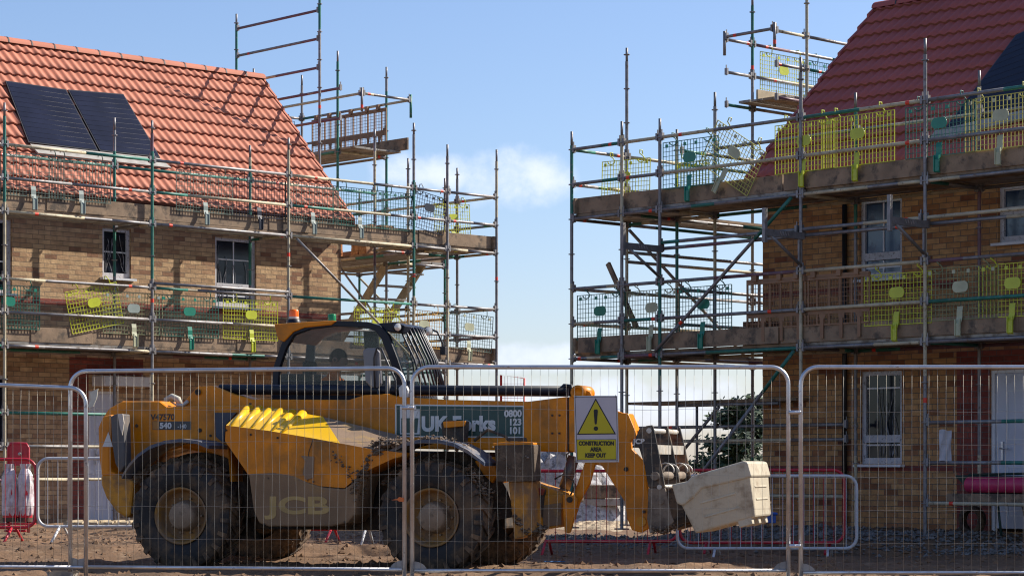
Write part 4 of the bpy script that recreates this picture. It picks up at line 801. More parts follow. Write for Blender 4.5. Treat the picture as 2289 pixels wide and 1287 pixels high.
# front chassis, stabiliser, hydraulic rams
shp([(1060, 1030), (1105, 1020), (1110, 1060), (1100, 1080), (1080, 1060)], -.72, .5, 'front_frame', ylw)
shp([(1105, 995), (1193, 993), (1196, 1075), (1110, 1076)], -.92, .22, 'stabiliser_pad', mat('muddy dark plate', (.075, .052, .034), .85, 0, .35, 5, (.20, .14, .09), 9, .52, .68, .004, 40), bevel=.01)
shp([(1136, 1076), (1188, 1075), (1196, 1190), (1150, 1205)], -.86, .3, 'stabiliser_leg', ydt)
shp([(1100, 990), (1145, 985), (1192, 988), (1192, 995), (1104, 997)], -.9, .18, 'stabiliser_cap', ylw)
shp([(1180, 1074), (1262, 1102), (1262, 1110), (1208, 1106), (1204, 1184), (1196, 1150)], -.52, .35, 'front_beam', ydt); shp([(1208, 1106), (1256, 1104), (1256, 1176), (1212, 1183)], -.55, .3, 'front_beam', ydt)
shp([(1257, 1104), (1283, 1107), (1290, 1115), (1284, 1152), (1274, 1190), (1262, 1190), (1258, 1150)], -.62, .05, 'beam_bracket', ylw); shp([(1257, 1104), (1283, 1107), (1290, 1115), (1284, 1152), (1274, 1190), (1262, 1190), (1258, 1150)], -.3, .05, 'beam_bracket', ylw)
p = m(1274, 1116, -.62); mb = MB(); mb.cyl(p+V((0, -.02, 0)), p+V((0, .4, 0)), .03, n=14); mb.build('pin', drk, tele)
shp([(1208, 1130), (1254, 1123), (1255, 1172), (1213, 1178)], -.562, .012, 'front_beam_patch', ybr)
shp([(1306, 1034), (1330, 1034), (1318, 1080), (1296, 1120), (1283, 1160), (1270, 1192), (1262, 1186), (1268, 1140), (1285, 1095)], -.45, .06, 'link_arm', ylw)
mb = MB(); mb.cyl(m(1262, 1090, -.25), m(1283, 1020, -.25), .06, n=16); mb.cyl(m(1250, 1130, -.25), m(1262, 1090, -.25), .045, n=16); mb.build('hydraulic_ram', mat('greasy grey ram', (.17, .14, .12), .45, .3, .3, 6), tele)
mb = MB(); mb.tube([m(1240, 1070, -.5), m(1258, 1060, -.5), m(1282, 1074, -.5), m(1286, 1085, -.5), m(1274, 1108, -.5)], .009, 6); mb.tube([m(1268, 1030, -.5), m(1266, 1015, -.5), m(1274, 1010, -.5)], .009, 6); mb.build('hydraulic_hose', drk, tele)
shp([(1190, 1090), (1216, 1093), (1213, 1110), (1208, 1180), (1196, 1176)], -.62, .1, 'side_plate', drk)
shp([(1190, 1088), (1217, 1092), (1212, 1106), (1192, 1102)], -.64, .04, 'front_lamp', mat('dirty red lens', (.25, .03, .02), .4, 0, .3, 9), bevel=.006)
shp([(985, 945), (1000, 938), (1040, 940), (1036, 988), (990, 984)], YB-.2, .14, 'sensor_bracket', drk); shp([(990, 942), (1040, 940), (1036, 952), (992, 956)], YB-.24, .05, 'sensor_bracket', ylw, bevel=.005)
mb = MB(); mb.cyl(m(1138, 984, -.8), m(1176, 984, -.8), .03, n=10); mb.build('stabiliser_pin', drk, tele)
mudpile([(1108, 1000), (1150, 1060), (1190, 1010)], -.94, 90, .016, sd=9); mudpile([(1150, 1150), (1180, 1195), (1205, 1180)], -.86, 160, .03, sd=10); mudpile([(1455, 1180), (1480, 1186), (1500, 1175)], -.86, 110, .02, sd=11); mudpile([(740, 1010), (780, 1050), (800, 1110)], -1.19, 160, .016, sd=12)
for a_, b_ in ((505, 955), (560, 965), (620, 972), (700, 1070), (600, 1062), (785, 1085), (590, 1165), (770, 1160)):
    p = m(a_, b_+6, YO-.012); mb = MB(); mb.cyl(p, p+V((0, .02, 0)), .011, n=8); mb.build('bolt', drk, tele)
mb = MB(); mb.tube([m(x_, z_, YO-.004) for x_, z_ in [(700, 981), (690, 1010), (688, 1075)]], .004, 4); mb.build('panel_seam', drk, tele)
mb = MB(); mb.tube([m(x_, z_, -.64) for x_, z_ in [(560, 900), (545, 960), (552, 1000)]], .014, 6); mb.tube([m(x_, z_, -.70) for x_, z_ in [(1060, 985), (1090, 960), (1130, 975), (1150, 1000)]], .016, 6); mb.build('hydraulic_hose', drk, tele)
# cab (stands on the machine's left side)
YC = .06; YF = .92
roof = [(612, 724), (742, 716), (752, 717), (740, 726), (680, 732), (655, 742), (634, 764), (620, 757)]
shp(roof, YC-.02, .9, 'cab_roof', ylw, bevel=.012)
def ring(outer, inner, y, th, name, mt):
    mb = MB(); n = len(outer); a = [m(x, z, y) for x, z in outer]; b = [m(x, z, y) for x, z in inner]; T = V((0, th, 0)); vs = a+b+[p+T for p in a]+[p+T for p in b]
    fs = [];
    for i in range(n-1): fs += [(i, i+1, n+i+1, n+i), (2*n+i, 2*n+i+1, 3*n+i+1, 3*n+i), (i, i+1, 2*n+i+1, 2*n+i), (n+i, n+i+1, 3*n+i+1, 3*n+i)]
    fs += [(0, n, 3*n, 2*n), (n-1, 2*n-1, 4*n-1, 3*n-1)]; mb.add(vs, fs); return mb.build(name, mt, tele, bevel=.006)
outer = [(607, 872), (611, 820), (628, 770), (648, 738), (690, 724), (745, 717), (820, 719), (850, 728), (868, 748), (888, 800), (912, 872)]
inner = [(620, 872), (624, 822), (639, 778), (657, 748), (694, 735), (746, 729), (812, 731), (838, 739), (852, 757), (871, 805), (893, 872)]
ring(outer, inner, YC, .07, 'cab_frame', nav); ring(outer, inner, YF-.07, .07, 'cab_frame', nav)
mb = MB()
for (a, b) in ((745, 717), (820, 719), (850, 728), (690, 724)): pass
tp = [m(x, z, YC+.03) for x, z in [(650, 738), (690, 724), (745, 718), (820, 720), (850, 729)]]
for p, q in zip(tp, tp[1:]): mb.prism([p, q, q+V((0, YF-YC-.04, 0)), p+V((0, YF-YC-.04, 0))], (0, 0, -.03))
mb.build('cab_roof_panel', nav, tele)
mb = MB(); mb.prism([m(x, z, YC+.04) for x, z in [(609, 850), (912, 850), (930, 905), (800, 930), (600, 930)]], (0, YF-YC-.08, 0)); mb.build('cab_base', nav, tele, bevel=.02)
tint = glass('tinted cab glass', (.035, .045, .045), .24)
mb = MB(); pg = [m(x, z, YC+.035) for x, z in inner]; mb.prism(pg, (0, .008, 0)); mb.build('side_window', tint, tele)
mb = MB(); pg = [m(x, z, YC)+V((0, YF-YC-.04, 0)) for x, z in inner]; mb.prism(pg, (0, .008, 0)); mb.build('side_window', tint, tele)
fa = m(862, 738, YC+.03); fb = m(908, 868, YC+.03); FW = V((.10, YF-YC-.06, 0))
nF = 8; mb = MB(); vs = []
for i in range(nF+1):
    t = i/nF; bow = sin(pi*t)*.20
    for q in (fa, fa.lerp(fb, .5)+V((.03, 0, 0)), fb): vs.append(q+V((bow, (YF-YC-.06)*t, 0)))
mb.add(vs, [(3*i+k, 3*i+k+1, 3*i+4+k, 3*i+3+k) for i in range(nF) for k in (0, 1)], True); mb.build('windscreen', glass('green cab glass', (.07, .16, .135), .40), tele, flip=False)
for nm, k in (('screen_guard_bar', None),):
    for i in range(15):
        t = .12+.88*i/14; bow = sin(pi*t)*.20+.07; q = lambda p, e=0: p+V((bow+e, (YF-YC-.06)*t, 0))
        mb = MB(); mb.tube([q(fa, -.10)+V((0, 0, .045)), q(fa, -.02)+V((0, 0, .03)), q(fa.lerp(fb, .1)), q(fa.lerp(fb, .5), .03), q(fb, .0)], .0125, 6); mb.build(nm, blk, tele)
for i, px_ in enumerate(((888, 760), (872, 745))):
    mb = MB(); t = .35+.25*i; bow = sin(pi*t)*.1+.01; mb.tube([fa+V((bow, (YF-YC)*t, -.04)), fa.lerp(fb, .3)+V((bow+.02, (YF-YC)*(t-.1), 0)), fa.lerp(fb, .8)+V((bow, (YF-YC)*(t-.2), 0))], .007, 6); mb.build('wiper', blk, tele)
def lamp(px, py, y, r):
    c = m(px, py, y); mb = MB(); mb.lathe(c, (.7, -.7, 0), [(-.07, .5*r), (-.04, r), (.0, r*1.05), (.0, r*.9)], 20); o = mb.build('work_lamp', nav, tele)
    mb = MB(); mb.lathe(c, (.7, -.7, 0), [(.0, r*.93), (.006, r*.6), (.008, 0)], 20); mb.build('lens', mat('clear lamp lens', (.62, .60, .55), .2, .3, .1, 20), o)
lamp(889, 731, YC-.02, .042); lamp(958, 740, YF-.12, .05)
mb = MB(); mb.prism([m(x, z, YC+.04) for x, z in [(845, 722), (885, 720), (905, 728), (900, 745), (862, 740)]], (0, .75, 0)); mb.build('roof_visor', nav, tele, bevel=.01)
for pts_ in ([(812, 740), (842, 740), (858, 872), (822, 872)], [(688, 740), (704, 738), (700, 872), (676, 872)]):
    mb = MB(); mb.prism([m(x_, z_, YF-.03) for x_, z_ in pts_], (0, .03, 0)); mb.build('cab_pillar', nav, tele)
mb = MB(); mb.prism([m(x_, z_, YC+.3) for x_, z_ in [(628, 835), (700, 835), (706, 872), (622, 872)]], (0, .4, 0)); mb.build('rear_console', nav, tele, bevel=.01)
# beacons
c = m(657, 716, .35); mb = MB().mat(nav); mb.lathe(c, (0, 0, 1), [(-.03, .075), (.0, .07), (.015, .055)], 20); mb.mat(slv); mb.lathe(c, (0, 0, 1), [(.015, .058), (.04, .055)], 20); mb.mat(mat('orange beacon lens', (.85, .16, .01), .25, 0, .1, 20)); mb.lathe(c, (0, 0, 1), [(.04, .054), (.10, .052), (.118, .045), (.12, 0)], 20); mb.build('orange_beacon', None, tele)
c = m(742, 714, .35); mb = MB(); mb.lathe(c, (0, 0, 1), [(-.02, .045), (.05, .045), (.058, .04), (.06, 0)], 16); mb.build('green_beacon', mat('green beacon lens', (.01, .22, .08), .25), tele)
# interior: seat, console, steering wheel
seatm = mat('dark seat fabric', (.02, .02, .024), .8); sx = m(750, 870, .45); 
mb = MB(); mb.abox(sx.x-.28, sx.x+.22, .25, .72, 1.28, 1.42); mb.prism([V((sx.x-.3, .25, 1.35)), V((sx.x-.16, .25, 1.35)), V((sx.x-.24, .25, 1.98)), V((sx.x-.36, .25, 1.98))], (0, .47, 0)); mb.abox(sx.x-.36, sx.x-.27, .36, .6, 2.0, 2.2); mb.build('seat', seatm, tele, bevel=.03)
mb = MB(); c = V((sx.x+.52, .48, 1.72)); R_ = Matrix.Rotation(radians(-32), 3, 'Y'); mb.tube([c+R_@V((.18*cos(a), .18*sin(a), 0)) for a in [2*pi*k/20 for k in range(20)]], .015, 8, True); mb.cyl(c, c+V((.22, 0, -.45)), .03); mb.build('steering_wheel', seatm, tele)
mb = MB(); mb.abox(sx.x+.62, sx.x+.85, .2, .85, 1.25, 1.68); mb.build('dashboard', seatm, tele, bevel=.03)
# mirror and its arms
mm_ = mat('black mirror shell', (.03, .03, .035), .45, 0, .2, 5)
ym = -.35; shp([(810, 784), (818, 778), (840, 778), (848, 786), (852, 856), (846, 868), (828, 866), (816, 852)], ym, .05, 'mirror', mat('grey mirror face', (.17, .165, .18), .35, .2, .1, 4), bevel=.015)
mb = MB(); mb.tube([m(x, z, ym-.03) for x, z in [(838, 868), (836, 800), (842, 778), (852, 778), (868, 815), (884, 850), (886, 890)]], .012, 8); mb.tube([m(x, z, ym-.03) for x, z in [(845, 868), (848, 892), (866, 895), (884, 892)]], .012, 8); mb.build('mirror_bracket', mm_, tele)
mb = MB(); mb.cyl(m(867, 840, ym), m(867, 900, ym), .028, n=10); mb.tube([m(x, z, ym) for x, z in [(867, 895), (868, 945), (874, 960), (895, 972), (908, 974)]], .019, 8); mb.build('mirror_arm', mat('grey bent pipe', (.13, .12, .115), .5, .2, .3, 6), tele)
mb = MB(); mb.tube([m(x, z, ym+.02) for x, z in [(888, 890), (896, 910), (903, 945), (906, 970)]], .012, 6); mb.build('cable', drk, tele)
shp([(890, 866), (897, 860), (908, 862), (912, 872), (912, 888), (902, 893), (892, 888)], ym-.06, .06, 'side_lamp', mat('white lamp shell', (.58, .56, .53), .4), bevel=.012)
mb = MB(); q = m(1002, 770, YF+.1); mb.tube([m(x, z, YF+.05) for x, z in [(962, 735), (978, 742), (990, 768), (990, 778)]], .012, 8); mb.box(m(992, 784, YF+.05), Xv, Yv, Z, .06, .08, .09); mb.build('far_mirror', mm_, tele, bevel=.008)
# ---------------------------------------------------------------- driver
def skin_body(name, joints, edges, mt, parent, root=0, lv=2):
    me = bpy.data.meshes.new(name); me.from_pydata([j[0] for j in joints], edges, []); o = bpy.data.objects.new(name, me); SC.collection.objects.link(o); me.materials.append(mt)
    o.modifiers.new('skin', 'SKIN')
    if not me.skin_vertices: 
        bpy.context.view_layer.objects.active = o
    sv = me.skin_vertices[0].data
    for i, j in enumerate(joints): sv[i].radius = (j[1], j[1] if len(j) < 3 else j[2]); sv[i].use_root = (i == root)
    s = o.modifiers.new('sub', 'SUBSURF'); s.levels = lv; s.render_levels = lv; o.parent = parent; return o
dl = sx.x-.06
dp_ = MO+HX*dl+HY*.48+Z*1.42
per = empty('person', dp_, 'driver in an orange and navy work jacket seated in the telehandler cab', 'person', None, rz=-TH)
skin = mat('skin', (.36, .20, .14), .55, 0, .1, 6); hv = mat('orange work jacket', (.80, .20, .02), .7, 0, .15, 6); nvj = mat('navy work jacket', (.02, .025, .05), .8); hair = mat('short brown hair', (.05, .03, .02), .8)
J = [((0, 0, .06), .15, .12), ((.0, 0, .25), .14, .12), ((.01, 0, .46), .16, .13), ((.02, 0, .59), .10, .08), ((.04, 0, .65), .055), ((.06, 0, .70), .05),
     ((.02, -.20, .56), .075), ((.10, -.25, .25), .052), ((.32, -.20, .24), .042), ((.42, -.16, .27), .034),
     ((.02, .20, .56), .075), ((.10, .25, .25), .052), ((.32, .20, .24), .042), ((.42, .16, .27), .034),
     ((.08, -.10, .04), .10), ((.45, -.12, .03), .075), ((.50, -.12, -.35), .055), ((.58, -.12, -.40), .045),
     ((.08, .10, .04), .10), ((.45, .12, .03), .075), ((.50, .12, -.35), .055), ((.58, .12, -.40), .045)]
E_ = [(0, 1), (1, 2), (2, 3), (3, 4), (4, 5), (2, 6), (6, 7), (7, 8), (8, 9), (2, 10), (10, 11), (11, 12), (12, 13), (0, 14), (14, 15), (15, 16), (16, 17), (0, 18), (18, 19), (19, 20), (20, 21)]
skin_body('body', J, E_, hv, per)
hd = MB(); n1, n2 = 20, 14; vs = []
for j in range(n2+1):
    ph = pi*j/n2
    for i in range(n1):
        th_ = 2*pi*i/n1; x = .098*sin(ph)*cos(th_); y = .076*sin(ph)*sin(th_); z = .12*cos(ph)
        if z < 0: x *= 1-.25*(-z/.12)**2; y *= 1-.35*(-z/.12)**2
        if x > 0 and abs(y) < .022 and -.045 < z < .01: x += .022*(1-abs(y)/.022)*(1-abs(z+.022)/.035)
        if x > 0 and z < -.06: x += .012
        vs.append((x+.085, y, z+.79))
hd.add(vs, [(j*n1+i, j*n1+(i+1) % n1, (j+1)*n1+(i+1) % n1, (j+1)*n1+i) for j in range(n2) for i in range(n1)], True)
for s_ in (-1, 1): hd.lathe((.075, s_*.074, .785), (0, s_, 0), [(0, .03), (.012, .03), (.016, .015)], 10)
hd.build('head', skin, per)
ey = MB()
for s_ in (-1, 1): ey.lathe((.168, s_*.03, .80), (1, 0, 0), [(0, .010), (.006, .007), (.008, 0)], 8)
ey.box((.178, 0, .74), V((1, 0, 0)), V((0, 1, 0)), Z, .008, .04, .006); ey.build('face_feature', hair, per)
hr = MB(); vs = []
for j in range(7):
    ph = pi*.56*j/6
    for i in range(n1):
        th_ = 2*pi*i/n1; k = 1.0 if cos(th_) < .35 else .80; vs.append((.104*sin(ph*k)*cos(th_)+.082, .082*sin(ph*k)*sin(th_), .126*cos(ph*k)+.79))
hr.add(vs, [(j*n1+i, j*n1+(i+1) % n1, (j+1)*n1+(i+1) % n1, (j+1)*n1+i) for j in range(6) for i in range(n1)], True); hr.build('hair', hair, per)
vst = MB(); 
for s_ in (-1, 1): vst.box((-.005, s_*.10, .47), Xv, Yv, Z, .29, .07, .20)
vst.build('jacket_panel', nvj, per, bevel=.04)
for s_ in (-1, 1):
    hb = (.42, s_*.16, .27)
    HJ = [(hb, .03, .022), ((.48, s_*.155, .285), .036, .018)]; HE = [(0, 1)]
    for k, (dy, ln) in enumerate(((-.026, .062), (-.009, .070), (.009, .066), (.026, .052))):
        b0 = (.49, s_*.155+dy, .288); b1 = (.49+ln*.55, s_*.155+dy*1.1, .298); b2 = (.49+ln*.75, s_*.155+dy*1.1, .268); i0 = len(HJ)
        HJ += [(b0, .0095), (b1, .0088), (b2, .008)]; HE += [(1, i0), (i0, i0+1), (i0+1, i0+2)]
    i0 = len(HJ); HJ += [((.45, s_*.125, .275), .011), ((.49, s_*.112, .262), .009)]; HE += [(0, i0), (i0, i0+1)]
    skin_body('hand', HJ, HE, skin, per, lv=1)
# ---------------------------------------------------------------- cream plastic tub on the forks
tub_m = mat('cream plastic', (.50, .44, .33), .5, 0, .1, 1.5, (.24, .18, .12), 5, .50, .72, .002, 30)
P0 = MO+HX*m(1500, 1080, YP).x+HY*YP+Z*m(1500, 1080, YP).z
PT = radians(-15.5)
tub = empty('plastic_tub', P0, 'cream ribbed plastic tub tipped up on the raised forks', 'tub'); tub.rotation_euler = Matrix((HX, HY, Z)).transposed().to_euler()
tub.matrix_world = Matrix.Translation(P0) @ Matrix((HX, HY, Z)).transposed().to_4x4() @ Matrix.Rotation(PT, 4, 'Y')
mb = MB()
def frust(z0, z1, a0, a1, L, Wd):
    vs = [(a0, a0, z0), (L-a0, a0, z0), (L-a0, Wd-a0, z0), (a0, Wd-a0, z0), (a1, a1, z1), (L-a1, a1, z1), (L-a1, Wd-a1, z1), (a1, Wd-a1, z1)]
    return vs, [(0, 3, 2, 1), (4, 5, 6, 7), (0, 1, 5, 4), (1, 2, 6, 5), (2, 3, 7, 6), (3, 0, 4, 7)]
LT, WTb = .79, .92
mb.add(*frust(-.53, -.10, .085, .012, LT, WTb)); mb.build('tub_body', tub_m, tub, bevel=.02)
mb = MB(); mb.prism([V(p) for p in [(0, 0, -.20), (.05, 0, -.24), (.18, 0, -.19), (.28, 0, -.13), (.70, 0, -.15), (LT, 0, -.15), (LT, 0, .0), (.75, 0, .02), (.22, 0, .015), (.16, 0, -.02), (0, 0, -.01)]], (0, WTb, 0)); mb.build('tub_rim', tub_m, tub, bevel=.018)
mb = MB()
for z in (-.26, -.40): mb.box((.40, .012+(-.10-z)*.17-.002, z), V((1, 0, 0)), V((0, 1, -.17)).normalized(), Z, .36, .014, .018)
for z in (-.24, -.36):
    mb.box((LT-.010-(-.10-z)*.17, .46, z), V((0, 1, 0)), V((1, 0, 0)), Z, .55, .012, .018)
mb.build('rib', tub_m, tub, bevel=.004)
for y in (.14, .46, .78): mb = MB(); mb.box((LT-.2, y, -.55), V((1, 0, 0)), V((0, 1, 0)), Z, .14, .1, .08); mb.build('tub_foot', tub_m, tub, bevel=.01)
# ---------------------------------------------------------------- mesh fence panels
def heras(p0, p1, zt0, zt1, zb, label, name='mesh_fence', rc=.16, weird=None):
    """p0,p1 ground points of the posts; rounded tubular frame with a wire infill"""
    p0 = V(p0); p1 = V(p1); d = (p1-p0); L = d.length; d.normalize(); nrm = Z.cross(d)
    r = empty(name, p0, label, 'fence panel', 'temporary mesh fence panels across the foreground')
    def T(u, z): return d*u+Z*(z+ (0))
    zt = lambda u: zt0+(zt1-zt0)*u/L
    arc = lambda cx, cz, a0, a1: [T(cx+rc*cos(a0+(a1-a0)*k/8), cz+rc*sin(a0+(a1-a0)*k/8)) for k in range(9)]
    pts = [T(0, .02)]+arc(rc, zt0-rc, pi, pi/2)+arc(L-rc, zt1-rc, pi/2, 0)+[T(L, .02)]
    mb = MB(); mb.tube(pts, .0205, 12); mb.build('frame', galv_b, r)
    mb = MB(); mb.cyl(T(.02, zb), T(L-.02, zb), .0165, n=10); mb.build('bottom_rail', galv_b, r)
    mb = MB(); n = int(L/.079); rg = random.Random(int(L*1000))
    for i in range(1, n):
        u = L*i/n; c = rg.uniform(-.006, .006); pz = [zb, zb+.4, zb+.9, zb+1.35, zt(u)-.005-(max(0, rc-u)**2/rc*1.0 if u < rc else (max(0, u-L+rc)**2/rc if u > L-rc else 0))]
        mb.tube([T(u+(c if 0 < k < 4 else 0)*(1 if k != 2 else -1.4), z)+nrm*rg.uniform(-.003, .003) for k, z in enumerate(pz)], .0019, 4)
    k = 0; z = zb+.27
    while z < zt0-.12: mb.tube([T(L*j/24, z+.004*sin(j*1.3+k)) - nrm*.004 for j in range(25)], .0019, 4); z += .305; k += 1
    mb.build('wire_mesh', mat('dull wire', (.36, .33, .28), .45, .7, .2, 9), r, flip=False)
    for u in (.0, L):
        a = [T(u+(.012 if u == 0 else -.012)+(1 if u == 0 else -1)*.13*cos(t)*.999, zb-.015+.10*sin(t)) for t in [pi/2*k/8 for k in range(9)]]+[T(u+(.012 if u == 0 else -.012), zb-.015)]
        g_ = MB(); g_.prism([q+nrm*.004 for q in a], nrm*-.004); g_.build('corner_plate', mat('dull grey corner plate', (.27, .26, .25), .6, .3, .2, 9), r)
    return r
fp = lambda px, Y: V(((px-CX)/F*Y, Y, 0))
heras(fp(-560, 22.6), fp(192, 22.25), 1.93, 1.80, .10, 'mesh fence panel at the left edge, overlapping the next one')
heras(fp(157, 22.35), fp(904, 21.75), 1.96, 1.965, .10, 'mesh fence panel in front of the rear wheel and cab of the telehandler')
heras(fp(921, 21.75), fp(1762, 21.75), 1.975, 1.975, .09, 'mesh fence panel carrying the yellow warning sign')
heras(fp(1790, 21.75), fp(2650, 21.75), 1.975, 1.975, .07, 'mesh fence panel at the right edge in front of the shaded house')
def clampm(px, py, Y, label):
    r = at(px, py, Y); o = MB(); o.cyl((-.055, -.028, 0), (.055, -.028, 0), .016, n=10); o.box((0, 0, 0), Xv, Yv, Z, .15, .012, .035); o.box((0, .03, 0), Xv, Yv, Z, .13, .012, .03); o.cyl((0, -.045, 0), (0, .045, 0), .009, n=8)
    tag(o.build('steel_clamp', galv_b, None, r, bevel=.003), label, 'clamp', 'steel clamps joining the fence panels')
clampm(1776, 921, 21.74, 'steel clamp joining the two right fence panels, upper one'); clampm(1776, 1219, 21.74, 'steel clamp joining the two right fence panels, lower one near the ground'); clampm(912, 911, 21.74, 'steel clamp joining the two middle fence panels')
conc = mat('pale concrete block', (.40, .36, .31), .9, 0, .2, 8, (.25, .2, .15), 6, .5, .7, .003, 40)
def foot(px, Y, label, w=.62):
    o = MB(); n = 10; o.prism([(-w/2, -.12, 0), (-w/2+.03, -.12, .11), (-.12, -.12, .13), (-.1, -.12, .09), (.1, -.12, .09), (.12, -.12, .13), (w/2-.03, -.12, .11), (w/2, -.12, 0)], (0, .24, 0))
    p = fp(px, Y); p.z = -.09; ob = o.build('concrete_block', conc, None, p, bevel=.012); ob.rotation_euler = (0, 0, random.uniform(-.1, .1)+pi/2*0); tag(ob, label, 'block', 'blocks under the fence posts')
foot(141, 22.3, 'pale block under the overlap of the two left fence panels', .26); foot(905, 21.7, 'pale block under the joint of the two middle fence panels', .62); foot(1776, 21.7, 'pale block under the joint of the two right fence panels', .5)
# white clip rag and orange tie on the fence
rag = mat('torn pale plastic', (.52, .50, .42), .6, 0, .2, 9)
o = MB(); q = [at(x, y, 22.2) for x, y in [(201, 876), (219, 868), (216, 890), (208, 908), (200, 913), (196, 906), (203, 893)]]; o.prism([v-q[0] for v in q], (0, .02, 0)); tag(o.build('plastic_rag', rag, None, q[0]), 'torn pale plastic scrap caught on the rounded corner of the left fence panel', 'rag')
o = MB(); q = [at(x, y, 21.72) for x, y in [(874, 1117), (888, 1114), (892, 1110), (903, 1112), (902, 1121), (892, 1120), (888, 1117)]]; o.prism([v-q[0] for v in q], (0, .012, 0)); tag(o.build('cable_tie', mat('orange plastic', (.65, .16, .03), .5), None, q[0]), 'orange plastic tie on the fence post in front of the front wheel', 'tie')
# sign
sg_y = 21.70; sgp = at(1333, 958, sg_y); sgn = empty('warning_sign', sgp, 'white and yellow construction area warning sign wired to the mesh fence', 'sign')
sc_ = 5240/sg_y
def sp_(x, y, d): return V(((x-1333)/sc_, d, (958-y)/sc_))
def spl(pts, d, th, name, mt): o_ = MB(); o_.prism([sp_(x, y, d) for x, y in pts], (0, th, 0)); return o_.build(name, mt, sgn)
s_wh = mat('dusty white sign board', (.47, .44, .47), .5, 0, .06, 5, (.30, .22, .16), 8, .68, .76); s_bk = mat('black print', (.012, .012, .012), .6); s_yl = mat('yellow print', (.47, .40, .004), .5, 0, .06, 5, (.30, .22, .02), 7, .66, .76); s_gr = mat('grey board rim', (.5, .5, .5), .5)
spl([(1283, 884), (1380, 884), (1384, 1032), (1287, 1033)], 0, .006, 'board', s_gr); spl([(1285, 886.5), (1378, 886), (1381.5, 1029), (1290, 1030)], -.002, .002, 'board_border', s_bk); spl([(1286, 887.5), (1377, 887), (1380.5, 1028), (1291, 1029)], -.004, .002, 'board_face', s_wh)
spl([(1331.5, 889.5), (1289.5, 971), (1377, 970)], -.006, .002, 'triangle', s_bk); spl([(1331.5, 894.5), (1293.5, 968.5), (1372.8, 967.5)], -.008, .002, 'triangle', s_yl)
spl([(1327, 917), (1329, 914.5), (1334.5, 914.5), (1336.5, 917), (1334, 946), (1332.8, 948), (1330.5, 948), (1329.2, 946)], -.010, .002, 'exclamation_mark', s_bk)
spl([(1332+5*cos(a), 957.2+5*sin(a)) for a in [2*pi*k/16 for k in range(16)]], -.010, .002, 'exclamation_mark', s_bk)
spl([(1289, 981.5), (1377, 981), (1378, 1026.5), (1290, 1027.5)], -.006, .002, 'text_border', s_bk); spl([(1290, 982.5), (1376, 982), (1377, 1025.5), (1291, 1026.5)], -.008, .002, 'text_panel', s_yl)
for i, (tx, xx) in enumerate((('CONSTRUCTION', .80), ('AREA', .80), ('KEEP OUT', .80))): text(tx, 8.8/sc_/.70, s_bk, sgn, sp_(1333-i*1.0, 994.5+13.4*i, -.011), RX, 'lettering', .0028, .0004, xx, 'CENTER')
for x, y in ((1287, 886), (1376, 885), (1289, 1031), (1379, 1031)):
    o_ = MB(); o_.cyl(sp_(x, y-3, -.012), sp_(x+.5, y+3, -.012), .0025, n=5); o_.build('cable_tie', s_bk, sgn)
# ---------------------------------------------------------------- pedestrian barriers
bw = mat('white barrier tube', (.55, .55, .55), .45, 0, .12, 6, (.35, .31, .27), 12, .58, .72); br = mat('red barrier tube', (.48, .015, .03), .4, 0, .12, 6, (.30, .04, .04), 12, .6, .75)
def barrier(px0, px1, yt, yb, Y, mt, label, rake=0., feet=(.15, .85), yaw=0.):
    p0 = fp(px0, Y); L = (px1-px0)/F*Y; z1 = EYE+(HZ-yt)*Y/F; z0 = EYE+(HZ-yb)*Y/F; r = empty('barrier', p0, label, 'barrier', 'tubular pedestrian barriers behind the telehandler', yaw)
    rc = .13; arc = lambda cx, cz, a0: [V((cx+rc*cos(a0+pi/2*k/6), 0, cz+rc*sin(a0+pi/2*k/6))) for k in range(7)]
    mb = MB(); mb.tube(arc(L-rc, z1-rc, 0)+arc(rc, z1-rc, pi/2)+arc(rc, z0+rc, pi)+arc(L-rc, z0+rc, 1.5*pi), .019, 10, True); mb.build('frame', mt, r)
    mb = MB(); n = int(L/.115)
    for i in range(1, n): mb.cyl((L*i/n, 0, z0), (L*i/n, 0, z1), .0045, n=5, caps=False)
    mb.build('infill_bar', mt, r, flip=False)
    gl = gz(p0.x+L/2, Y)-.02
    for f in feet:
        mb = MB(); mb.cyl((L*f-.02, 0, z0), (L*f-.07, -.28, gl+.02), .016, n=8); mb.cyl((L*f+.02, 0, z0), (L*f+.06, .28, gl+.02), .016, n=8); mb.build('foot', mt, r)
    return r
barrier(-330, 80, 1026, 1178, 27.6, br, 'red barrier at the left edge in front of the fire point trolley', feet=(.88,))
barrier(84, 470, 1024, 1176, 27.6, bw, 'white barrier between the red one and the rear wheel of the telehandler', feet=(.14, .85))
barrier(480, 880, 1030, 1182, 27.9, br, 'red barrier half hidden behind the engine cover of the telehandler', feet=(.2, .66)); barrier(740, 1110, 1030, 1182, 27.5, bw, 'white barrier hidden behind the telehandler, only its feet showing under the engine', feet=(.22,))
barrier(1150, 1516, 1052, 1209, 27.4, br, 'red barrier standing behind the boom head, left of the cream tub', feet=(.2, .84))
barrier(1520, 1887, 1050, 1212, 27.9, br, 'red barrier standing behind the cream tub and the white barrier', feet=(.17, .9))
barrier(1514, 1915, 1063, 1225, 27.0, bw, 'white barrier standing in front of the red one at the right house corner', feet=(.22, .85))
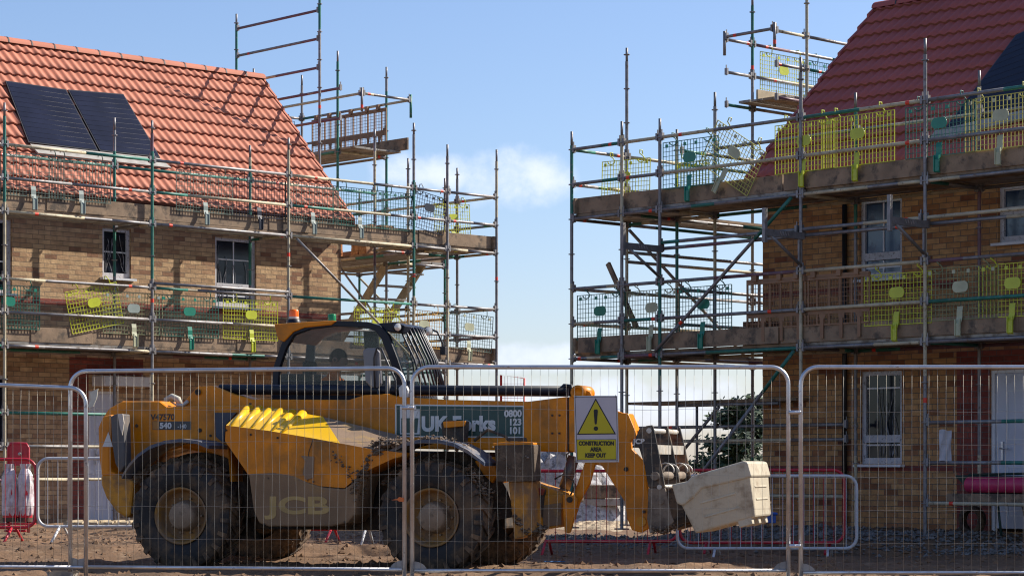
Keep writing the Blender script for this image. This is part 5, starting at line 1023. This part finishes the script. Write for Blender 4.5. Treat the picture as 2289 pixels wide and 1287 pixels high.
# ---------------------------------------------------------------- fire point
Yf = 29.3; sc2 = 5240/Yf
fpt = empty('fire_point_trolley', at(38, 1190, Yf), 'red fire point trolley behind the red barrier at the left edge', 'trolley')
q2 = lambda x, y, d=0: V(((x-38)/sc2, d, (1190-y)/sc2))
mb = MB(); mb.tube([q2(*a, .1) for a in [(16, 1190), (15, 1000), (20, 991), (55, 991), (60, 1000), (60, 1190)]], .018, 10); mb.cyl(q2(16, 1155, .1), q2(60, 1155, .1), .016); mb.cyl(q2(14, 1185, -.1), q2(62, 1185, -.1), .016); mb.build('frame', br, fpt)
mb = MB(); mb.prism([q2(17, 1000, .09), q2(22, 993, .09), q2(54, 993, .09), q2(59, 1000, .09), q2(59, 1040, .09), q2(17, 1040, .09)], (0, .01, 0)); mb.build('back_plate', br, fpt)
p = q2(42, 1014, .06); mb = MB(); mb.lathe(p, (0, -1, 0), [(-.02, .022), (.02, .02), (.02, 0)], 12); mb.build('bell', slv, fpt)
mb = MB(); mb.box(q2(38, 1170), Xv, Yv, Z, .42, .3, .02); mb.build('tray', br, fpt)
for x in (14, 62):
    mb = MB(); c = q2(x, 1150, .12); mb.lathe(c, (1, 0, 0), [(-.02, .06), (-.02, .10), (.02, .10), (.02, .06)], 20); mb.build('wheel', rub, fpt)
plas = mat('milky plastic bag', (.50, .42, .44), .35, 0, .4, 9, (.62, .60, .60), 12, .5, .6)
for k, (x, lb) in enumerate(((22, 'red fire extinguisher in a milky plastic bag, left one on the trolley'), (57, 'red fire extinguisher in a milky plastic bag, right one on the trolley'))):
    e = empty('fire_extinguisher', at(x, 1165, Yf), lb, 'extinguisher', 'bagged extinguishers on the trolley')
    mb = MB(); mb.lathe((0, 0, 0), (0, 0, 1), [(0, .0), (0, .08), (.02, .085), (.44, .085), (.52, .06), (.56, .025), (.6, .025)], 20); mb.build('cylinder', br, e)
    mb = MB(); mb.lathe((0, 0, 0), (0, 0, 1), [(0, .088), (.05, .09)], 20); mb.build('base_ring', drk, e)
    mb = MB(); rg = random.Random(k); n = 22; prof = [(.08, .09), (.2, .098), (.35, .094), (.48, .1), (.58, .085), (.66, .05), (.72, .06)]
    vs = [((r_+rg.uniform(-.014, .014))*cos(2*pi*i/n), (r_+rg.uniform(-.014, .014))*sin(2*pi*i/n), z) for z, r_ in prof for i in range(n)]
    mb.add(vs, [(j*n+i, j*n+(i+1) % n, (j+1)*n+(i+1) % n, (j+1)*n+i) for j in range(len(prof)-1) for i in range(n)]); mb.build('plastic_bag', plas, e)
# ---------------------------------------------------------------- site clutter
def heap(name, px, py, Y, rx, ry, h, mt, label, cat, sd, fine=.05, kind=None):
    c = at(px, py, Y); c.z = gz(c.x, c.y)-.02; mb = MB(); n = 34; vs = []
    for j in range(n+1):
        for i in range(n+1):
            x = -1+2*i/n; y = -1+2*j/n; r = min(1, sqrt(x*x+y*y)); q = V((x*rx, y*ry, 0)); nn = noise.noise(V((q.x*2.2, q.y*2.2, sd)))*.35+noise.noise(V((q.x*7, q.y*7, sd)))*.16+noise.noise(V((q.x*18, q.y*18, sd)))*.07
            vs.append((q.x, q.y, h*max(0, (1-r*r)*(1+nn))+fine*noise.noise(q*9)*(1-r)))
    mb.add(vs, [(j*(n+1)+i, j*(n+1)+i+1, (j+1)*(n+1)+i+1, (j+1)*(n+1)+i) for j in range(n) for i in range(n)], False)
    return tag(mb.build(name, mt, None, c, flip=False), label, cat, None, kind)
pale = mat('pale rubble', (.46, .44, .43), .9, 0, .4, 7, (.20, .18, .17), 9, .5, .6, .01, 20); sand = mat('tan gravel', (.42, .33, .22), .95, 0, .3, 9, (.24, .17, .11), 6, .5, .6, .01, 40)
heap('rubble_heap', 1240, 1180, 43, 1.6, 1.2, 1.5, pale, 'tall pale heap of wrapped rubble behind the boom, above the red barrier', 'heap', 3)
heap('rubble_heap', 1360, 1150, 43, 1.4, .6, .34, pale, 'low pale heap of rubble seen between boom head and link arm', 'heap', 4)
heap('gravel_heap', 1345, 1175, 39.5, 1.1, 1.2, .16, sand, 'low tan gravel heap under the boom head', 'heap', 5); heap('soil_bank', 1150, 1180, 46, 9, 3, .85, soil, 'low brown soil bank on the horizon behind the telehandler', 'soil bank', 6)
mb = MB(); p = at(1340, 1098, 42.2); mb.box((0, 0, 0), V((1, .1, 0)).normalized(), V((-.1, 1, 0)).normalized(), Z, 1.3, .25, .24); tag(mb.build('timber_beam', timber, None, p, bevel=.01), 'brown timber beam lying across the pale rubble under the boom head', 'beam')
mb = MB(); mb.box((0, 0, 0), V((1, .1, 0)).normalized(), V((-.1, 1, 0)).normalized(), Z, 1.25, .25, .12); tag(mb.build('concrete_kerb', conc, None, at(1335, 1122, 42.2), bevel=.01), 'pale kerb block under the brown timber beam', 'kerb block')
for px, Y, lb in ((230, 34.2, 'broken pale pallet lying flat behind the rear wheel, farther one'), (245, 33.4, 'broken pale pallet lying flat behind the rear wheel, nearer one')):
    r = empty('pallet', V(((px-CX)/F*Y, Y, .17)), lb, 'pallet', 'broken pallets by the left house', random.uniform(-.2, .2))
    for k in range(3): mb = MB(); mb.box((0, -.35+.35*k, .04), Xv, Yv, Z, 1.0, .09, .08); mb.build('bearer', timber_l, r)
    for k in range(5): mb = MB(); mb.box((-.42+.21*k, 0, .092), Xv, Yv, Z, .1, .8, .02); mb.build('slat', timber_l, r)
def bricks(name, P, U, Vd, nx_, ny_, nz_, mt, label, group=None):
    mb = MB()
    for k in range(nz_):
        for j in range(ny_):
            for i in range(nx_):
                if k == nz_-1 and random.random() < .25: continue
                mb.box(U*(i*.112+random.uniform(-.004, .004))+Vd*(j*.228+random.uniform(-.006, .006))+Z*(k*.069+.033), U, Vd, Z, .102, .215, .065)
    return tag(mb.build(name, mt, None, P), label, 'brick stack', group)
bst = mat('loose buff bricks', (.38, .22, .11), .9, 0, .4, 9, (.22, .10, .05), 7, .5, .6); bso = mat('orange bricks', (.50, .19, .06), .9, 0, .3, 9)
bricks('brick_stack', PL(so_[5]+.12, 2.4, 4.935), A, B, 6, 2, 8, bst, 'stack of buff bricks on the top deck of the left scaffold past the verge')
bricks('brick_stack', PL(so_[5]+.12, 3.9, 4.935), A, B, 6, 3, 5, bso, 'stack of orange bricks farther back on the top deck of the left scaffold')
bricks('brick_stack', PR(pxt(1640)-.1, .5, 2.675), B, A, 3, 2, 5, mat('shaded brown bricks', (.20, .10, .06), .9, 0, .3, 9), 'small stack of brown bricks on the lower deck of the right scaffold')
# white bag on the right house wall and pink sheet on trestle, blue crate
q = at(2113, 995, 28.9); mb = MB(); vs = [];
for j in range(13):
    for i in range(7): vs.append((-.075+.025*i, .02*sin(i*1.7+j*.6), .19-.032*j+.01*sin(i)))
mb.add(vs, [(j*7+i, j*7+i+1, (j+1)*7+i+1, (j+1)*7+i) for j in range(12) for i in range(6)], True); tag(mb.build('paper_sheet', mat('crumpled white paper', (.50, .47, .48), .7, 0, .15, 9), None, q), 'white crumpled paper sheet hanging between the rails in front of the right house', 'paper sheet')
bar_ = empty('wheelbarrow', PR(-1.0, .85, .58), 'dark green wheelbarrow standing in front of the pale door of the shaded house', 'wheelbarrow')
bm_ = mat('dark green tray', (.02, .05, .04), .5); 
mb = MB(); vs = [B*u+A*v+Z*z for u, v, z in [(-.6, -.25, .1), (.7, -.25, .08), (.7, .25, .08), (-.6, .25, .1), (-.6, -.3, .34), (1.0, -.3, .36), (1.0, .3, .36), (-.6, .3, .34)]]; mb.add(vs, [(0, 1, 2, 3), (0, 1, 5, 4), (1, 2, 6, 5), (2, 3, 7, 6), (3, 0, 4, 7)]); 
o_ = mb.build('tray', bm_, bar_); sm_ = o_.modifiers.new('solid', 'SOLIDIFY'); sm_.thickness = .01
mb = MB(); mb.cyl(B*1.0+Z*.37, B*(-1.3)+Z*.42+A*.1, .016); mb.cyl(B*.4-A*.25+Z*.1, B*.3-A*.3-Z*.38, .016); mb.cyl(B*.4+A*.25+Z*.1, B*.3+A*.3-Z*.38, .016); mb.build('frame', bm_, bar_)
mb = MB(); mb.lathe(B*.95-Z*.2, A, [(-.05, .12), (-.05, .18), (.05, .18), (.05, .12)], 20); mb.build('wheel', rub, bar_)
pk = mat('pink plastic roll', (.50, .03, .11), .45, 0, .2, 4); mb = MB(); mb.cyl(B*(.55), B*(-1.4), .10, n=20); tag(mb.build('pink_roll', pk, None, PR(-.9, .35, .83), bevel=.01), 'pink plastic roll lying on a brown board in front of the green wheelbarrow', 'roll'); mb = MB(); mb.box((0, 0, 0), B, A, Z, 2.6, .22, .10); tag(mb.build('timber_board', timber, None, PR(-1.4, .35, .67), bevel=.006), 'brown board under the pink roll in front of the pale door', 'board')
mb = MB(); mb.abox(-.2, .2, -.15, .15, 0, .12); mb.abox(-.22, .22, -.17, .17, .1, .13); tag(mb.build('crate', mat('blue plastic', (.02, .09, .38), .4), None, at(1695, 1168, 28.6), bevel=.01), 'small blue plastic crate on the gravel behind the cream tub', 'crate')
# distant red edge-protection gate
rg_ = empty('mesh_gate', V(((1146-CX)/F*44, 44, .0)), 'red mesh gate standing beyond the boom in the gap between the houses', 'gate'); mb = MB(); z1 = EYE+(HZ-838)*44/F; L = 52/F*44/2; mb.tube([V((-L, 0, 0)), V((-L, 0, z1)), V((L, 0, z1-.06)), V((L, 0, 0))], .022, 8); mb.build('frame', br, rg_)
mb = MB(); 
for i in range(1, 7): mb.cyl((-L+2*L*i/7, 0, 0), (-L+2*L*i/7, 0, z1-.02), .004, n=4)
for i in range(30): mb.cyl((-L, 0, i*.09), (L, 0, i*.09), .004, n=4)
mb.build('mesh', br, rg_, flip=False)
# blue rope on the ground
mb = MB(); mb.tube([V((1.0+.012*i-1.0, .02*sin(i*.9), .012)) for i in range(20)], .006, 6); p = fp(1216, 25.6); p.z = gz(p.x, p.y)+.005; tag(mb.build('rope', mat('blue rope', (.03, .16, .42), .6), None, p), 'short blue rope lying on the soil in front of the red barrier', 'rope')
# ---------------------------------------------------------------- tree behind
leaf = mat('dark conifer foliage', (.035, .065, .03), .7, 0, .5, 1.2, (.075, .11, .045), 1.6, .5, .65); bark = mat('bark', (.09, .065, .045), .9)
tp0 = V(((1655-CX)/F*62, 62, -.2)); tr_ = empty('tree', tp0, 'dark green bushy conifer behind the gable of the right house', 'tree')
mb = MB(); mb.cyl((0, 0, 0), (0, 0, 2.4), .16, .05, 10)
rg = random.Random(5); lv = MB(); tips = []
for i in range(46):
    z = .35+2.5*rg.random(); a = rg.uniform(0, 2*pi); Rm = 1.25*(1-((z-.3)/2.9)**1.6)+.15; e = V((Rm*cos(a), Rm*sin(a), z+.15)); mb.cyl((0, 0, z-.1), e*.9, .025, .008, 5); tips.append((e, z))
mb.build('trunk', bark, tr_)
for e, z in tips:
    for k in range(260):
        t = rg.uniform(.1, 1.08); c = V((e.x*t, e.y*t, z+(.15)*t))+V((rg.gauss(0, .13), rg.gauss(0, .13), rg.gauss(0, .10))); d = V((rg.gauss(0, 1), rg.gauss(0, 1), rg.gauss(0, .7))).normalized(); x = d.orthogonal().normalized(); s_ = rg.uniform(.06, .15)
        lv.add([c-x*s_*.4, c+d*s_, c+x*s_*.4, c-d*s_*.8], [(0, 1, 2, 3)])
for k in range(1500):
    a = rg.uniform(0, 2*pi); rr_ = rg.random(); z = .1+rg.random()*1.2; c = V((1.25*rr_*cos(a), 1.25*rr_*sin(a), z)); d = V((rg.gauss(0, 1), rg.gauss(0, 1), rg.gauss(0, .7))).normalized(); x = d.orthogonal().normalized(); lv.add([c-x*.04, c+d*.07, c+x*.04, c-d*.06], [(0, 1, 2, 3)])
lv.build('crown', leaf, tr_, flip=False)
hg = MB(); rg = random.Random(8)
for k in range(9000):
    x = rg.uniform(-14, 14); c = V((x, rg.gauss(0, .5), abs(rg.gauss(0, .45))+.0)); d = V((rg.gauss(0, 1), rg.gauss(0, 1), rg.gauss(0, .7))).normalized(); y = d.orthogonal().normalized(); hg.add([c-y*.05, c+d*.09, c+y*.05, c-d*.08], [(0, 1, 2, 3)])
tag(hg.build('hedge', leaf, None, (6, 70, -.1), flip=False), 'low dark hedge along the horizon between the houses', 'hedge')
